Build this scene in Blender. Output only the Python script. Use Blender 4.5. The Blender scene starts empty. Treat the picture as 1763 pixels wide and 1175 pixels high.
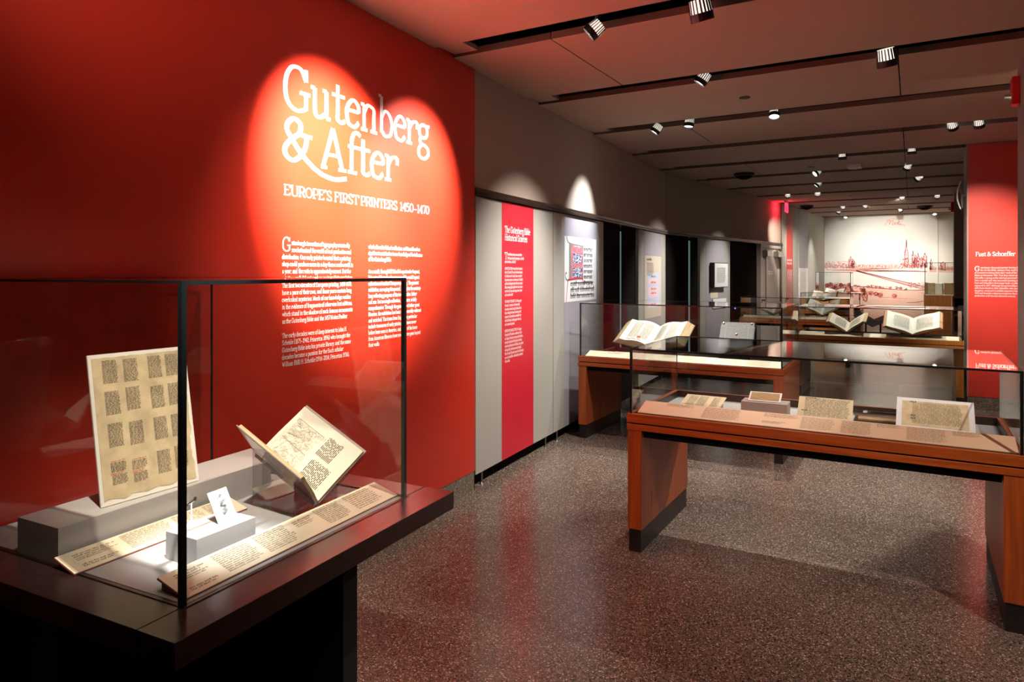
import bpy, math, random
from mathutils import Vector, Matrix
C = bpy.context.scene.collection
rnd = random.Random(7)
# ------------------------------------------------------------ camera, world, exposure
cam_d = bpy.data.cameras.new('camera'); cam = bpy.data.objects.new('camera', cam_d); C.objects.link(cam)
cam.location = (0, 0, 1.6); cam.rotation_euler = (math.pi/2, 0, math.atan(690.5/1185))
cam_d.sensor_width = 36; cam_d.sensor_fit = 'HORIZONTAL'; cam_d.lens = 36*1185/1763; cam_d.shift_y = -118.5/1763
cam_d.clip_start = .02
S = bpy.context.scene; S.camera = cam
S.view_settings.view_transform = 'Standard'; S.view_settings.look = 'None'
S.view_settings.exposure = 0.12; S.view_settings.gamma = 1; S.view_settings.use_curve_mapping = False
w = bpy.data.worlds.new('hall'); S.world = w; w.use_nodes = True
w.node_tree.nodes['Background'].inputs[0].default_value = (1, .74, .62, 1)
w.node_tree.nodes['Background'].inputs[1].default_value = .08
WARM = (1, .86, .72); NEUT = (1, .94, .87); COOL = (.93, .96, 1)
def spot(name, p, t, watts, deg, blend=.6, col=NEUT, r=.03, parent=None):
    l = bpy.data.lights.new(name, 'SPOT'); l.energy = watts; l.spot_size = math.radians(deg); l.spot_blend = blend
    l.color = col; l.shadow_soft_size = r
    o = bpy.data.objects.new(name, l); C.objects.link(o)
    d = (Vector(t)-Vector(p)).normalized()
    o.location = p; o.rotation_euler = d.to_track_quat('-Z', 'Y').to_euler()
    return o
# ------------------------------------------------------------ materials
def base(name):
    m = bpy.data.materials.new(name); m.use_nodes = True
    return m, m.node_tree, m.node_tree.nodes['Principled BSDF']
def mat(name, col, rough=.5, metal=0, spec=.5, ns=0, na=.1, stretch=None, bump=0, coat=0):
    m, t, b = base(name); N = t.nodes; L = t.links
    b.inputs['Base Color'].default_value = (*col, 1); b.inputs['Roughness'].default_value = rough
    b.inputs['Metallic'].default_value = metal; b.inputs['Specular IOR Level'].default_value = spec
    if coat: b.inputs['Coat Weight'].default_value = coat; b.inputs['Coat Roughness'].default_value = .1
    if ns:
        tc = N.new('ShaderNodeTexCoord'); mp = N.new('ShaderNodeMapping'); nz = N.new('ShaderNodeTexNoise')
        if stretch: mp.inputs['Scale'].default_value = stretch
        nz.inputs['Scale'].default_value = ns; nz.inputs['Detail'].default_value = 5
        L.new(tc.outputs['Object'], mp.inputs[0]); L.new(mp.outputs[0], nz.inputs['Vector'])
        r = N.new('ShaderNodeMapRange'); r.inputs['From Min'].default_value = .3; r.inputs['From Max'].default_value = .7
        r.inputs['To Min'].default_value = 1-na; r.inputs['To Max'].default_value = 1+na
        L.new(nz.outputs[0], r.inputs['Value'])
        mx = N.new('ShaderNodeVectorMath'); mx.operation = 'SCALE'; mx.inputs[0].default_value = col
        L.new(r.outputs[0], mx.inputs['Scale']); L.new(mx.outputs[0], b.inputs['Base Color'])
        if bump:
            bp = N.new('ShaderNodeBump'); bp.inputs['Strength'].default_value = bump; bp.inputs['Distance'].default_value = .002
            L.new(nz.outputs[0], bp.inputs['Height']); L.new(bp.outputs[0], b.inputs['Normal'])
    return m
def emis(name, col, s):
    m, t, b = base(name); b.inputs['Base Color'].default_value = (*col, 1)
    b.inputs['Emission Color'].default_value = (*col, 1); b.inputs['Emission Strength'].default_value = s; return m
def glassm(name, tint, f0=.035, dirt=0):
    m, t, b = base(name); N = t.nodes; L = t.links; N.remove(b)
    out = N['Material Output']; lw = N.new('ShaderNodeLayerWeight'); lw.inputs['Blend'].default_value = .5
    pw = N.new('ShaderNodeMath'); pw.operation = 'POWER'; pw.inputs[1].default_value = 5
    L.new(lw.outputs['Facing'], pw.inputs[0])
    ma = N.new('ShaderNodeMath'); ma.operation = 'MULTIPLY_ADD'; ma.inputs[1].default_value = 1-f0; ma.inputs[2].default_value = f0
    L.new(pw.outputs[0], ma.inputs[0])
    tr = N.new('ShaderNodeBsdfTransparent'); tr.inputs[0].default_value = (*tint, 1)
    gl = N.new('ShaderNodeBsdfGlossy'); gl.inputs['Roughness'].default_value = 0.004; gl.inputs[0].default_value = (1, 1, 1, 1)
    mx = N.new('ShaderNodeMixShader'); L.new(ma.outputs[0], mx.inputs[0]); L.new(tr.outputs[0], mx.inputs[1]); L.new(gl.outputs[0], mx.inputs[2])
    L.new(mx.outputs[0], out.inputs[0]); return m
def terrazzo(name, rough, stops, sc=150):
    m, t, b = base(name); N = t.nodes; L = t.links
    tc = N.new('ShaderNodeTexCoord'); v = N.new('ShaderNodeTexVoronoi'); v.inputs['Scale'].default_value = sc
    sx = N.new('ShaderNodeSeparateColor'); cr = N.new('ShaderNodeValToRGB'); cr.color_ramp.interpolation = 'CONSTANT'
    L.new(tc.outputs['Object'], v.inputs['Vector']); L.new(v.outputs['Color'], sx.inputs[0]); L.new(sx.outputs[0], cr.inputs[0])
    e = cr.color_ramp.elements; e[0].position = 0; e[0].color = (*stops[0][1], 1); e[1].position = stops[1][0]; e[1].color = (*stops[1][1], 1)
    for p, c in stops[2:]:
        k = e.new(p); k.color = (*c, 1)
    nz = N.new('ShaderNodeTexNoise'); nz.inputs['Scale'].default_value = 1.3; L.new(tc.outputs['Object'], nz.inputs['Vector'])
    r = N.new('ShaderNodeMapRange'); r.inputs['To Min'].default_value = .85; r.inputs['To Max'].default_value = 1.15; L.new(nz.outputs[0], r.inputs['Value'])
    mx = N.new('ShaderNodeVectorMath'); mx.operation = 'SCALE'; L.new(cr.outputs[0], mx.inputs[0]); L.new(r.outputs[0], mx.inputs['Scale'])
    L.new(mx.outputs[0], b.inputs['Base Color']); b.inputs['Roughness'].default_value = rough; return m
def wood(name, col, dark, axis, rough=.38):
    m, t, b = base(name); N = t.nodes; L = t.links
    tc = N.new('ShaderNodeTexCoord'); mp = N.new('ShaderNodeMapping'); s = [30, 30, 30]; s[axis] = 1.2; mp.inputs['Scale'].default_value = s
    nz = N.new('ShaderNodeTexNoise'); nz.inputs['Scale'].default_value = 2.2; nz.inputs['Detail'].default_value = 6
    cr = N.new('ShaderNodeValToRGB'); e = cr.color_ramp.elements; e[0].position = .35; e[0].color = (*dark, 1); e[1].position = .65; e[1].color = (*col, 1)
    L.new(tc.outputs['Object'], mp.inputs[0]); L.new(mp.outputs[0], nz.inputs['Vector']); L.new(nz.outputs[0], cr.inputs[0]); L.new(cr.outputs[0], b.inputs['Base Color'])
    b.inputs['Roughness'].default_value = rough; return m
M = {}
M['red'] = mat('red_paint', (.58, .029, .012), .38, spec=.5, ns=260, na=.03, bump=.05)
M['red2'] = mat('red_paint_pillar', (.62, .042, .028), .5, ns=200, na=.03)
M['banner'] = mat('pink_red_vinyl', (.62, .018, .035), .45)
M['grey'] = mat('grey_green_panel', (.40, .385, .34), .55, ns=300, na=.04)
M['bulk'] = mat('taupe_wall_fabric', (.42, .335, .275), .8, ns=300, na=.07, bump=.1)
M['ceil'] = mat('ceiling_fabric', (.42, .28, .215), .85, ns=260, na=.07, bump=.1)
M['ceile'] = mat('ceiling_panel_edge_shaded', (.12, .075, .055), .8)  # panel sides darkened in colour, so the slot reveals look unlit
M['cream'] = mat('cream_wall', (.48, .47, .41), .7, ns=200, na=.03)
M['taupe'] = mat('taupe_wall', (.27, .22, .19), .75, ns=260, na=.05)
M['lilac'] = mat('lilac_vinyl', (.36, .335, .37), .5)
M['white'] = mat('white_vinyl', (.88, .88, .87), .5)
M['tan'] = mat('tan_vinyl', (.66, .56, .45), .5)
M['paleblue'] = mat('pale_blue_print', (.55, .62, .8), .5)
M['palepink'] = mat('pale_pink_print', (.85, .6, .64), .5)
M['black'] = mat('black_satin', (.008, .007, .007), .45)
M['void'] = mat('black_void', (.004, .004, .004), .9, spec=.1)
M['bronze'] = mat('dark_bronze', (.06, .035, .025), .35, metal=.6)
M['edge'] = mat('black_edge_strip', (.006, .009, .009), .3)
M['edgeg'] = mat('polished_glass_edge', (.02, .035, .033), .2)
M['ledge'] = mat('espresso_ledge', (.024, .011, .010), .27, ns=60, na=.2, stretch=(1, 1, 1))
M['teal'] = mat('dark_leg', (.010, .011, .010), .6, spec=.2)
M['wx'] = wood('cherry_wood_rail', (.40, .088, .012), (.27, .050, .008), 0)
M['wy'] = wood('cherry_wood_side', (.40, .088, .012), (.27, .050, .008), 1)
M['wz'] = wood('cherry_wood_leg', (.38, .082, .012), (.25, .046, .008), 2)
M['oak'] = wood('honey_oak', (.46, .19, .04), (.33, .12, .022), 2)
M['deck'] = mat('grey_deck_fabric', (.36, .35, .345), .85, ns=400, na=.05)
M['riser'] = mat('grey_riser_board', (.42, .40, .385), .7, ns=300, na=.03)
M['mauve'] = mat('mauve_riser_board', (.36, .27, .235), .7)
M['label'] = mat('cream_label_card', (.72, .64, .47), .55)
M['labelp'] = mat('peach_label_card', (.78, .55, .38), .55)
M['labele'] = mat('label_edge', (.30, .03, .015), .5)
M['ink'] = mat('brown_ink', (.22, .15, .10), .7)
M['inkd'] = mat('faded_ink', (.27, .205, .125), .7)
M['inkb'] = mat('black_ink', (.05, .035, .022), .7)
M['inkr'] = mat('red_ink', (.55, .08, .03), .7)
M['inkg'] = mat('grey_ink', (.27, .25, .19), .7)
M['board'] = mat('mount_board', (.74, .70, .62), .7)
M['paper'] = mat('page_paper', (.76, .71, .58), .75, ns=9, na=.05)
M['paperw'] = mat('white_page', (.80, .79, .70), .75, ns=9, na=.04)
M['manila'] = mat('old_paper', (.56, .445, .27), .75, ns=16, na=.2)
M['browndoc'] = mat('brown_papyrus', (.36, .22, .10), .8, ns=60, na=.2, stretch=(.3, 3, 1))
M['fore'] = mat('page_edges', (.50, .37, .20), .8, ns=40, na=.25, stretch=(1, .15, 8))
M['cover'] = mat('dark_book_cover', (.035, .018, .014), .5)
M['coverr'] = mat('red_book_cover', (.30, .03, .03), .5)
M['leather'] = mat('blue_brown_leather', (.075, .066, .06), .6, ns=70, na=.5, bump=.6)
M['tool'] = mat('worn_tooling', (.16, .16, .145), .6)
M['cream2'] = mat('cream_sheet', (.66, .57, .37), .75, ns=12, na=.08)
M['covert'] = mat('pinkish_board_cover', (.33, .25, .225), .5)
M['brass'] = mat('brass', (.55, .42, .12), .3, metal=1)
M['chrome'] = mat('chrome', (.75, .75, .75), .12, metal=1)
M['steel'] = mat('brushed_steel', (.45, .43, .40), .3, metal=1)
M['frame'] = mat('white_frame', (.72, .71, .72), .5)
M['pinkill'] = mat('pink_illumination', (.58, .20, .22), .6, ns=90, na=.35)
M['blueill'] = mat('blue_illumination', (.06, .07, .22), .6)
M['sage'] = mat('grey_green_illumination', (.22, .26, .22), .6)
M['etchr'] = mat('red_print_line', (.66, .085, .06), .7)
M['etchp'] = mat('pale_red_print_line', (.70, .26, .19), .7)
M['mural'] = mat('mural_paper', (.66, .65, .60), .7, ns=1.2, na=.06)
M['wash'] = mat('mural_wash', (.62, .42, .33), .7, ns=3, na=.08)
M['etch'] = mat('woodcut_line', (.36, .33, .24), .7)
M['door'] = mat('door_paint', (.38, .325, .30), .45)
M['darkbox'] = mat('dark_device', (.02, .016, .015), .4)
M['redbox'] = mat('red_plastic', (.55, .012, .01), .35)
M['smoke'] = mat('dark_glass_door', (.009, .0055, .0045), .85, spec=.06)
M['terr'] = terrazzo('terrazzo_floor', .22, [(0, (.032, .022, .017)), (.16, (.105, .074, .058)), (.55, (.155, .116, .094)), (.82, (.24, .19, .155)), (.955, (.55, .48, .40))], 210)
M['terb'] = terrazzo('terrazzo_base', .45, [(0, (.06, .045, .03)), (.2, (.15, .12, .085)), (.6, (.21, .17, .125)), (.9, (.38, .33, .25))])
M['glass'] = glassm('case_glass', (.975, .985, .98), .03)
M['acry'] = glassm('acrylic', (.86, .83, .84), .09)
M['plate'] = glassm('partition_glass', (.6, .66, .66), .05)
M['lens'] = emis('lamp_lens', (1, .97, .92), 9)
M['lensd'] = emis('lamp_lens_soft', (1, .95, .82), 2.2)
M['glow'] = emis('glowing_ribbed_glass', (1, .96, .85), .9)
M['exit'] = emis('exit_red', (1, .03, .09), 2.2)
M['strip'] = emis('pale_cyan_gap_glow', (.45, .78, .74), .16)  # glow of the plate added behind the door gaps, not a lamp
M['bled'] = emis('blue_indicator', (.05, .2, 1), 3)
# ------------------------------------------------------------ mesh helper
class MB:
    def __init__(s): s.v = []; s.f = []; s.m = []
    def quad(s, a, b, c, d, m=0):
        n = len(s.v); s.v += [tuple(a), tuple(b), tuple(c), tuple(d)]; s.f.append((n, n+1, n+2, n+3)); s.m.append(m)
    def hexa(s, P, m=0):
        n = len(s.v); s.v += [tuple(p) for p in P]
        for q in ((0, 3, 2, 1), (4, 5, 6, 7), (0, 1, 5, 4), (1, 2, 6, 5), (2, 3, 7, 6), (3, 0, 4, 7)):
            s.f.append(tuple(n+i for i in q)); s.m.append(m)
        return s
    def box(s, x0, x1, y0, y1, z0, z1, m=0):
        return s.hexa([(x0, y0, z0), (x1, y0, z0), (x1, y1, z0), (x0, y1, z0), (x0, y0, z1), (x1, y0, z1), (x1, y1, z1), (x0, y1, z1)], m)
    def prism(s, pts, z0, z1, m=0):
        n = len(s.v); k = len(pts)
        s.v += [(x, y, z0) for x, y in pts]+[(x, y, z1) for x, y in pts]
        s.f.append(tuple(n+i for i in reversed(range(k)))); s.f.append(tuple(n+k+i for i in range(k))); s.m += [m, m]
        for i in range(k):
            j = (i+1) % k; s.f.append((n+i, n+j, n+k+j, n+k+i)); s.m.append(m)
        return s
    def extrude(s, prof, x0, x1, m=0, ax='x'):
        """prof: list of (a,b) closed; extruded along x or y"""
        n = len(s.v); k = len(prof)
        for t in (x0, x1):
            for a, b in prof: s.v.append((t, a, b) if ax == 'x' else (a, t, b))
        s.f.append(tuple(n+i for i in range(k))); s.f.append(tuple(n+k+i for i in reversed(range(k)))); s.m += [m, m]
        for i in range(k):
            j = (i+1) % k; s.f.append((n+j, n+i, n+k+i, n+k+j)); s.m.append(m)
        return s
    def cyl(s, a, b, r0, r1=None, n=16, m=0):
        r1 = r0 if r1 is None else r1
        a = Vector(a); b = Vector(b); d = (b-a).normalized()
        u = d.orthogonal().normalized(); w_ = d.cross(u); k = len(s.v)
        for p, r in ((a, r0), (b, r1)):
            for i in range(n):
                t = 2*math.pi*i/n; s.v.append(tuple(p+r*(math.cos(t)*u+math.sin(t)*w_)))
        s.f.append(tuple(k+i for i in reversed(range(n)))); s.f.append(tuple(k+n+i for i in range(n))); s.m += [m, m]
        for i in range(n):
            j = (i+1) % n; s.f.append((k+i, k+j, k+n+j, k+n+i)); s.m.append(m)
        return s
    def tube(s, a, b, r, t, n=18, m=0):
        a = Vector(a); b = Vector(b); d = (b-a).normalized(); u = d.orthogonal().normalized(); w_ = d.cross(u); k = len(s.v)
        for p, q in ((a, r), (b, r), (b, r-t), (a, r-t)):
            for i in range(n):
                h = 2*math.pi*i/n; s.v.append(tuple(p+q*(math.cos(h)*u+math.sin(h)*w_)))
        for L in range(4):
            for i in range(n):
                j = (i+1) % n; M2 = (L+1) % 4; s.f.append((k+L*n+i, k+L*n+j, k+M2*n+j, k+M2*n+i)); s.m.append(m)
        return s
    def ribbon(s, pts, wv, wh, mp, m=0):
        """flat print stroke: pts in 2D, width depends on direction"""
        n = len(pts)
        if n < 2: return
        L = []; R_ = []
        for i in range(n):
            a = pts[max(0, i-1)]; b = pts[min(n-1, i+1)]
            dx, dy = b[0]-a[0], b[1]-a[1]; l = math.hypot(dx, dy) or 1; dx /= l; dy /= l
            h = .5*(wh+(wv-wh)*abs(dy)**1.3)
            L.append(mp(pts[i][0]-dy*h, pts[i][1]+dx*h)); R_.append(mp(pts[i][0]+dy*h, pts[i][1]-dx*h))
        k = len(s.v); s.v += L+R_
        for i in range(n-1): s.f.append((k+n+i, k+n+i+1, k+i+1, k+i)); s.m.append(m)
    def rect(s, mp, a0, b0, a1, b1, m=0):
        s.quad(mp(a0, b0), mp(a1, b0), mp(a1, b1), mp(a0, b1), m)
    def build(s, name, mats, parent=None, bevel=0, smooth=False, loc=None, rz=0, mw=None):
        me = bpy.data.meshes.new(name); me.from_pydata(s.v, [], s.f)
        for x in (mats if isinstance(mats, (list, tuple)) else [mats]): me.materials.append(M[x] if isinstance(x, str) else x)
        me.polygons.foreach_set('material_index', s.m)
        if smooth: me.polygons.foreach_set('use_smooth', [True]*len(me.polygons))
        me.update()
        o = bpy.data.objects.new(name, me); C.objects.link(o)
        if parent: o.parent = parent
        if loc is not None: o.location = loc
        if rz: o.rotation_euler = (0, 0, rz)
        if mw is not None: o.matrix_world = mw
        if bevel:
            b = o.modifiers.new('bevel', 'BEVEL'); b.width = bevel; b.segments = 2; b.limit_method = 'ANGLE'
        return o
def B(*a, m=0): return MB().box(*a, m=m)
def tag(o, label=None, cat=None, group=None, kind=None):
    if label: o['label'] = label
    if cat: o['category'] = cat
    if group: o['group'] = group
    if kind: o['kind'] = kind
    return o
def empty(name, loc, rz=0, label=None, cat=None, group=None, kind=None, mw=None):
    o = bpy.data.objects.new(name, None); C.objects.link(o); o.empty_display_size = .1
    o.location = loc; o.rotation_euler = (0, 0, rz)
    if mw is not None: o.matrix_world = mw
    return tag(o, label, cat, group, kind)
def copy_tree(o, parent=None):
    c = o.copy(); C.objects.link(c)
    if parent: c.parent = parent
    for ch in [x for x in o.children]: copy_tree(ch, c)
    return c
# ------------------------------------------------------------ stroke lettering (slab serif)
def _cm(p, n):
    out = []; k = len(p)
    for i in range(k-1):
        p0 = p[max(0, i-1)]; p1 = p[i]; p2 = p[i+1]; p3 = p[min(k-1, i+2)]
        for j in range(n):
            t = j/n
            out.append(tuple(.5*((2*p1[c])+(-p0[c]+p2[c])*t+(2*p0[c]-5*p1[c]+4*p2[c]-p3[c])*t*t+(-p0[c]+3*p1[c]-3*p2[c]+p3[c])*t**3) for c in (0, 1)))
    out.append(p[-1]); return out
GL = {
'a': '10 ~2h4k6k7h7c9a -7h7c ~7f4f2e2c3a5a7c', 'b': '10 -2q2b -0q2q ~2h4k6k8i9f8b6a4a2c', 'c': '9 ~8h6k4k2i1f2b5a6a8c -8k8h',
'd': '10.5 -5q7q7a9a ~7i5k3k1i1f1b3a5a7c', 'e': '9.3 -1g8g ~8g8i6k4k2i1f2b4a6a8c', 'f': '6.5 ~3m4p6q8p -3n3a -1k7k -1a6a',
'g': '10 ~4k2i2g4e6e7g7i6k4k ~3e2c3b7a9875524225173a -7j9k', 'h': '11 -0q2q2a ~2h4k6k8j8g -8g8a -0a4a -6aaa', 'i': '5 -0k2k2a -0a4a -2n2p',
'j': '5 -1k3k3a ~3b3826 -3n3p', 'k': '10 -0q2q2a -0a4a -8k2e -4g8a -6k9k -7aaa', 'l': '5 -0q2q2a -0a4a',
'm': '16 -0k2k2a ~2h4k6k7i7g -7g7a ~7h9kbkcicg -cgca -0a4a -5a9a -aaea', 'n': '11 -0k2k2a ~2h4k6k8j8g -8g8a -0a4a -6aaa',
'o': '10 ~5k3k1i1f1c3a5a7a9c9f9i7k5k', 'p': '10 -0k2k25 -0545 ~2h4k6k8i9f8b6a4a2c', 'q': '10 -7k75 -5595 ~7h5k3k1i1f1b3a5a7c',
'r': '8 -0k2k2a -0a4a ~2g4j6k8k -8k8h', 's': '8.5 ~7i5k3k1i2g5f7d7b5a3a1c -7k7h -1a1d', 't': '7 -3o3c ~3d3b5a7b -0k7k',
'u': '11 -0k2k ~2k2c3a5a8c -6k8k8a -8aaa', 'v': '9.5 -1k5a9j -0k3k -7kak', 'w': '14 -1k4a7k -7kaadk -0k3k -bkek', 'x': '9.5 -1k8a -8k1a -0k3k -6k9k -0a3a -6a9a',
'y': '9.5 -1k5b -9k5a -5a36 ~362515 -0k3k -7kak', 'z': '9 -1k8k1a8a -1k1h -8a8d',
'A': '13 -1a6p -6pba -3f9f -0a3a -9ada', 'B': '12 -2p2a -0p6p ~6p9n9k6i -2i6i ~6iagac9a6a -6a0a', 'C': '12 ~al9o6p4p1l1f2c5a8aad -apal',
'D': '13 -2p2a -0p5p ~5p9oblbeac5a -5a0a', 'E': '12 -2p2a -0papal -2i7i -0aaaad -7j7h', 'F': '11 -2p2a -0papal -2i7i -0a4a -7j7h',
'G': '13.4 ~bl9o7p4p2m1h1e3b6a9abb -bahbbg -7gdg -bpbl', 'H': '14 -2p2a -bpba -2ibi -0p4p -0a4a -9pdp -9ada', 'I': '5.5 -2p2a -0p4p -0a4a',
'J': '6 ~3p3b2816 -3p3b -1p5p', 'K': '12 -2p2a -ap2g -5iba -0p4p -0a4a -8pcp -9aca', 'L': '11 -2p2a -0p4p -0aaaad', 'M': '16 -2p2a -2p7c -7ccp -cpca -0p2p -cpep -0a4a -aaea',
'N': '13.5 -2p2a -2pba -bpba -0p2p -0a4a -9pdp', 'O': '13 ~6p4o1l1e4b6a8bbebl8o6p', 'P': '11 -2p2a -0p6p ~6p9oal9h6g -6g2g -0a5a', 'R': '12.5 -2p2a -0p6p ~6p9oal9i6h -6h2h -6haa -0a4a -aaca',
'S': '10.5 ~8m6p4p1n2j5h8f9c7a4a1c -8p8l -1a1d', 'T': '12 -6p6a -0l0pcpcl -4a8a', 'U': '13.5 -2p2f ~2g2d4a6a9abdbg -bgbp -0p4p -9pdp',
'V': '13 -1p6abp -0p3p -9pdp', 'W': '18 -1p5a8n -8nbafp -0p3p -dphp', 'Y': '12 -1p6h -bp6h -6h6a -4a8a -0p3p -9pcp',
'0': '10 ~5p3o1l1e3b5a7b9e9l7o5p', '1': '8 -2n5p5a -2a8a', '2': '10 ~1m2p5p8n7i -7i1a -1a9a9c', '3': '10 ~1n3p6p8n6i4i -4i6i ~6i9g8b5a1b',
'4': '10 -7a7p1e9e -5a9a', '5': '10 -8p2p2i ~2i5j8h8c5a1b', '6': '10 ~8p4m2h1d3a6a9c9f6h3g', '7': '9 -1n1p9p4a', '8': '10 ~5p2n3j7h9d7a3a1d3h7j8n5p', '9': '10 ~2a6d8h9l7p4p1n1k4i7j',
'.': '4 -1a2a -1b2b', ',': '4 -2b18', "'": '4 -2q1n', '-': '6 -1f5f', '–': '9 -0f9f', '(': '6 ~4q1h48', ')': '6 ~1q4h18', ':': '4 -1a2a -1j2j', ';': '4 -2b18 -1j2j', '"': '6 -1q1n -4q4n',
'&': '14 ~ch9c6a3a1c1e4h7k7n5p3n3k7fca -aidi', ' ': '4.6'}
def glyph(ch):
    s = GL.get(ch) or GL['o']; p = s.split(); st = []
    for q in p[1:]:
        q = q.replace('hbbg', ''); k = q[0]; d = q[1:]
        pts = [(int(d[i], 36), int(d[i+1], 36)-10) for i in range(0, len(d)-1, 2)]; st.append((k, pts))
    return float(p[0]), st
_G = {c: glyph(c) for c in GL}
_G['G'] = (13.4, [('~', [(11, 11), (9, 14.4), (6.8, 15.2), (4, 14.4), (1.8, 11), (1.2, 6.5), (2.2, 2.5), (5, 0.2), (8, 0), (11, 1.2)]), ('-', [(11, 1), (11, 6.5)]), ('-', [(8, 6.5), (13, 6.5)]), ('-', [(11, 15.2), (11, 11)])])
_G['g'] = (10, [('~', [(4.6, 10), (2.2, 8.8), (1.6, 6.8), (2.6, 4.6), (5, 4), (7.2, 5), (7.8, 7.2), (7, 9.2), (4.6, 10)]), ('~', [(3.4, 4.2), (2.1, 2.6), (3.2, 1.2), (6.4, .5), (8.6, -1), (8.4, -3.6), (5.6, -5.3), (2.4, -4.9), (1, -3), (1.6, -.9), (3.4, .6)]), ('-', [(6.6, 9.3), (9.6, 9.9)])])
def text_w(t): return sum(_G.get(c, _G['o'])[0] for c in t)
def text(mb, t, x, z, cap, mp, m=0, width=None, xs=1., wt=2.1, ht=1.35, n=3):
    u = cap/15; ux = u*xs
    if width: ux = width/text_w(t)
    for ch in t:
        adv, st = _G.get(ch, _G['o'])
        for k, pts in st:
            P_ = [(x+a*ux, z+b*u) for a, b in pts]
            if k == '~': mb.ribbon(_cm(P_, n), wt*ux*1.0, ht*u, mp, m)
            else:
                for i in range(len(P_)-1): mb.ribbon([P_[i], P_[i+1]], wt*ux, ht*u, mp, m)
        x += adv*ux
    return x
def lines(mb, L, x, z, cap, pitch, mp, m=0, xs=.86, **k):
    for i, t in enumerate(L):
        if t: text(mb, t, x, z-i*pitch, cap, mp, m, xs=xs, **k)
def greek(mb, mp, a0, a1, b, rows, pitch, xh, m=0, seed=1, short=.85, wl=(3, 9), dens=1.):
    """rows of small word-like marks (print too small to read)"""
    r = random.Random(seed); cw = xh*1.0
    for i in range(rows):
        y = b-i*pitch; x = a0; end = a1 if i < rows-1 else a0+(a1-a0)*short
        end -= r.random()*.08*(a1-a0)
        while x < end-cw:
            n = r.randint(*wl); n = min(n, int((end-x)/cw))
            if n < 1: break
            for c in range(n):
                h = xh*(1.5 if r.random() < .25 else 1)
                mb.rect(mp, x+c*cw, y, x+c*cw+cw*.68*dens, y+h, m)
            x += (n+.9)*cw
def wallmap(x, z, e=-.0012): return (x, e, z)
def wm(e): return lambda x, z: (x, e, z)
# ------------------------------------------------------------ the room
H = 3.09
class Seg:
    def __init__(s, x0, y0, x1, y1):
        s.o = (x0, y0, 0); s.rz = math.atan2(y1-y0, x1-x0); s.L = math.hypot(x1-x0, y1-y0); s.a = (x0, y0); s.b = (x1, y1)
    def x(s, Y): return s.a[0]+(s.b[0]-s.a[0])*(Y-s.a[1])/(s.b[1]-s.a[1])
    def at(s, t, out=0, z=0):
        c, n = math.cos(s.rz), math.sin(s.rz); return (s.a[0]+t*c+out*n, s.a[1]+t*n-out*c, z)
RED = Seg(-2.51, 0, -2.785, 4.24); PAN = Seg(-2.80, 4.24, -3.225, 10.15); SEG = Seg(-3.225, 10.15, -2.46, 15.85); LC = Seg(-2.46, 15.85, -2.107, 20.65)
def wallx(Y): return (RED if Y < 4.24 else PAN if Y < 10.15 else SEG if Y < 15.85 else LC).x(Y)
tag(MB().prism([(-3.9, -3), (6, -3), (6, 21.2), (-3.9, 21.2)], -.1, 0).build('floor', 'terr'), kind='structure')
# ceiling: black plenum plus fabric panels with open slots between them
ce = tag(B(-3.9, 6, -3, 21.2, H+.42, H+.5).build('ceiling', 'void'), kind='structure')
NE = [-2.3, -.8, .70, 2.20, 3.69, 5.18, 6.66, 8.14, 9.58, 11.02, 12.45, 13.98, 15.6, 17.2, 18.6, 20.1]
SW = .235
for i in range(len(NE)):
    y0 = NE[i]+SW; y1 = NE[i+1] if i+1 < len(NE) else 20.64
    if i == 0: y0 = -3
    XS = [None, -2.0, -.09, 1.85, 5.9] if i in (8, 10) else [None, -2.0, 1.85, 5.9] if i % 2 == 0 else [None, -.09, 3.85, 5.9]
    for j in range(len(XS)-1):
        x1 = XS[j+1]-.004
        if j == 0:
            if y0 < 10.15 < y1: pts = [(wallx(y0)+.004, y0), (x1, y0), (x1, y1), (wallx(y1)+.004, y1), (-3.221, 10.15)]
            elif y0 < 4.24 < y1: pts = [(RED.x(y0)+.004, y0), (x1, y0), (x1, y1), (wallx(y1)+.004, y1), (-2.796, 4.25), (-2.781, 4.24)]
            else: pts = [(wallx(y0)+.004, y0), (x1, y0), (x1, y1), (wallx(y1)+.004, y1)]
        else: pts = [(XS[j]+.004, y0), (x1, y0), (x1, y1), (XS[j]+.004, y1)]
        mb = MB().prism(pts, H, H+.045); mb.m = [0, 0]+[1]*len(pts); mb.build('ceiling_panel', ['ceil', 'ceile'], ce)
for i, y in enumerate(NE[1:]):
    xw = wallx(y+.1)
    B(xw+.01, xw+.2, y+.002, y+SW-.002, H+.02, H+.05).build('slot_end_plate', 'ceil', ce)
    B(xw+.3, 5.8, y+.09, y+.145, H+.14, H+.19).build('lighting_track', 'black', ce)
# red title wall
wr = empty('wall_left', RED.o, RED.rz, kind='structure')
B(-3.2, 4.245, 0, .25, .14, H+.4).build('wall_face', 'red', wr)
B(-3.2, 4.240, .004, .25, 0, .138).build('terrazzo_base', 'terb', wr)
B(4.2452, 4.2475, .002, .25, 0, H+.4).build('black_end_trim', 'black', wr)
mb = MB(); f = wm(-.0015)
text(mb, 'Gutenberg', 2.345, 2.413, .213, f, width=1.30, wt=1.9, ht=1.25, n=8)
mb.build('title_lettering', 'white', wr)['label'] = 'large white word Gutenberg'
mb = MB()
text(mb, 'After', 2.615, 2.155, .213, f, width=.67, wt=1.9, ht=1.25, n=8)
mb.ribbon(_cm([(2.372, 2.300), (2.378, 2.335), (2.421, 2.366), (2.466, 2.346), (2.458, 2.300), (2.40, 2.258), (2.362, 2.215), (2.368, 2.178), (2.416, 2.158), (2.470, 2.190), (2.503, 2.240), (2.510, 2.291)], 8), .031, .02, f)
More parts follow.
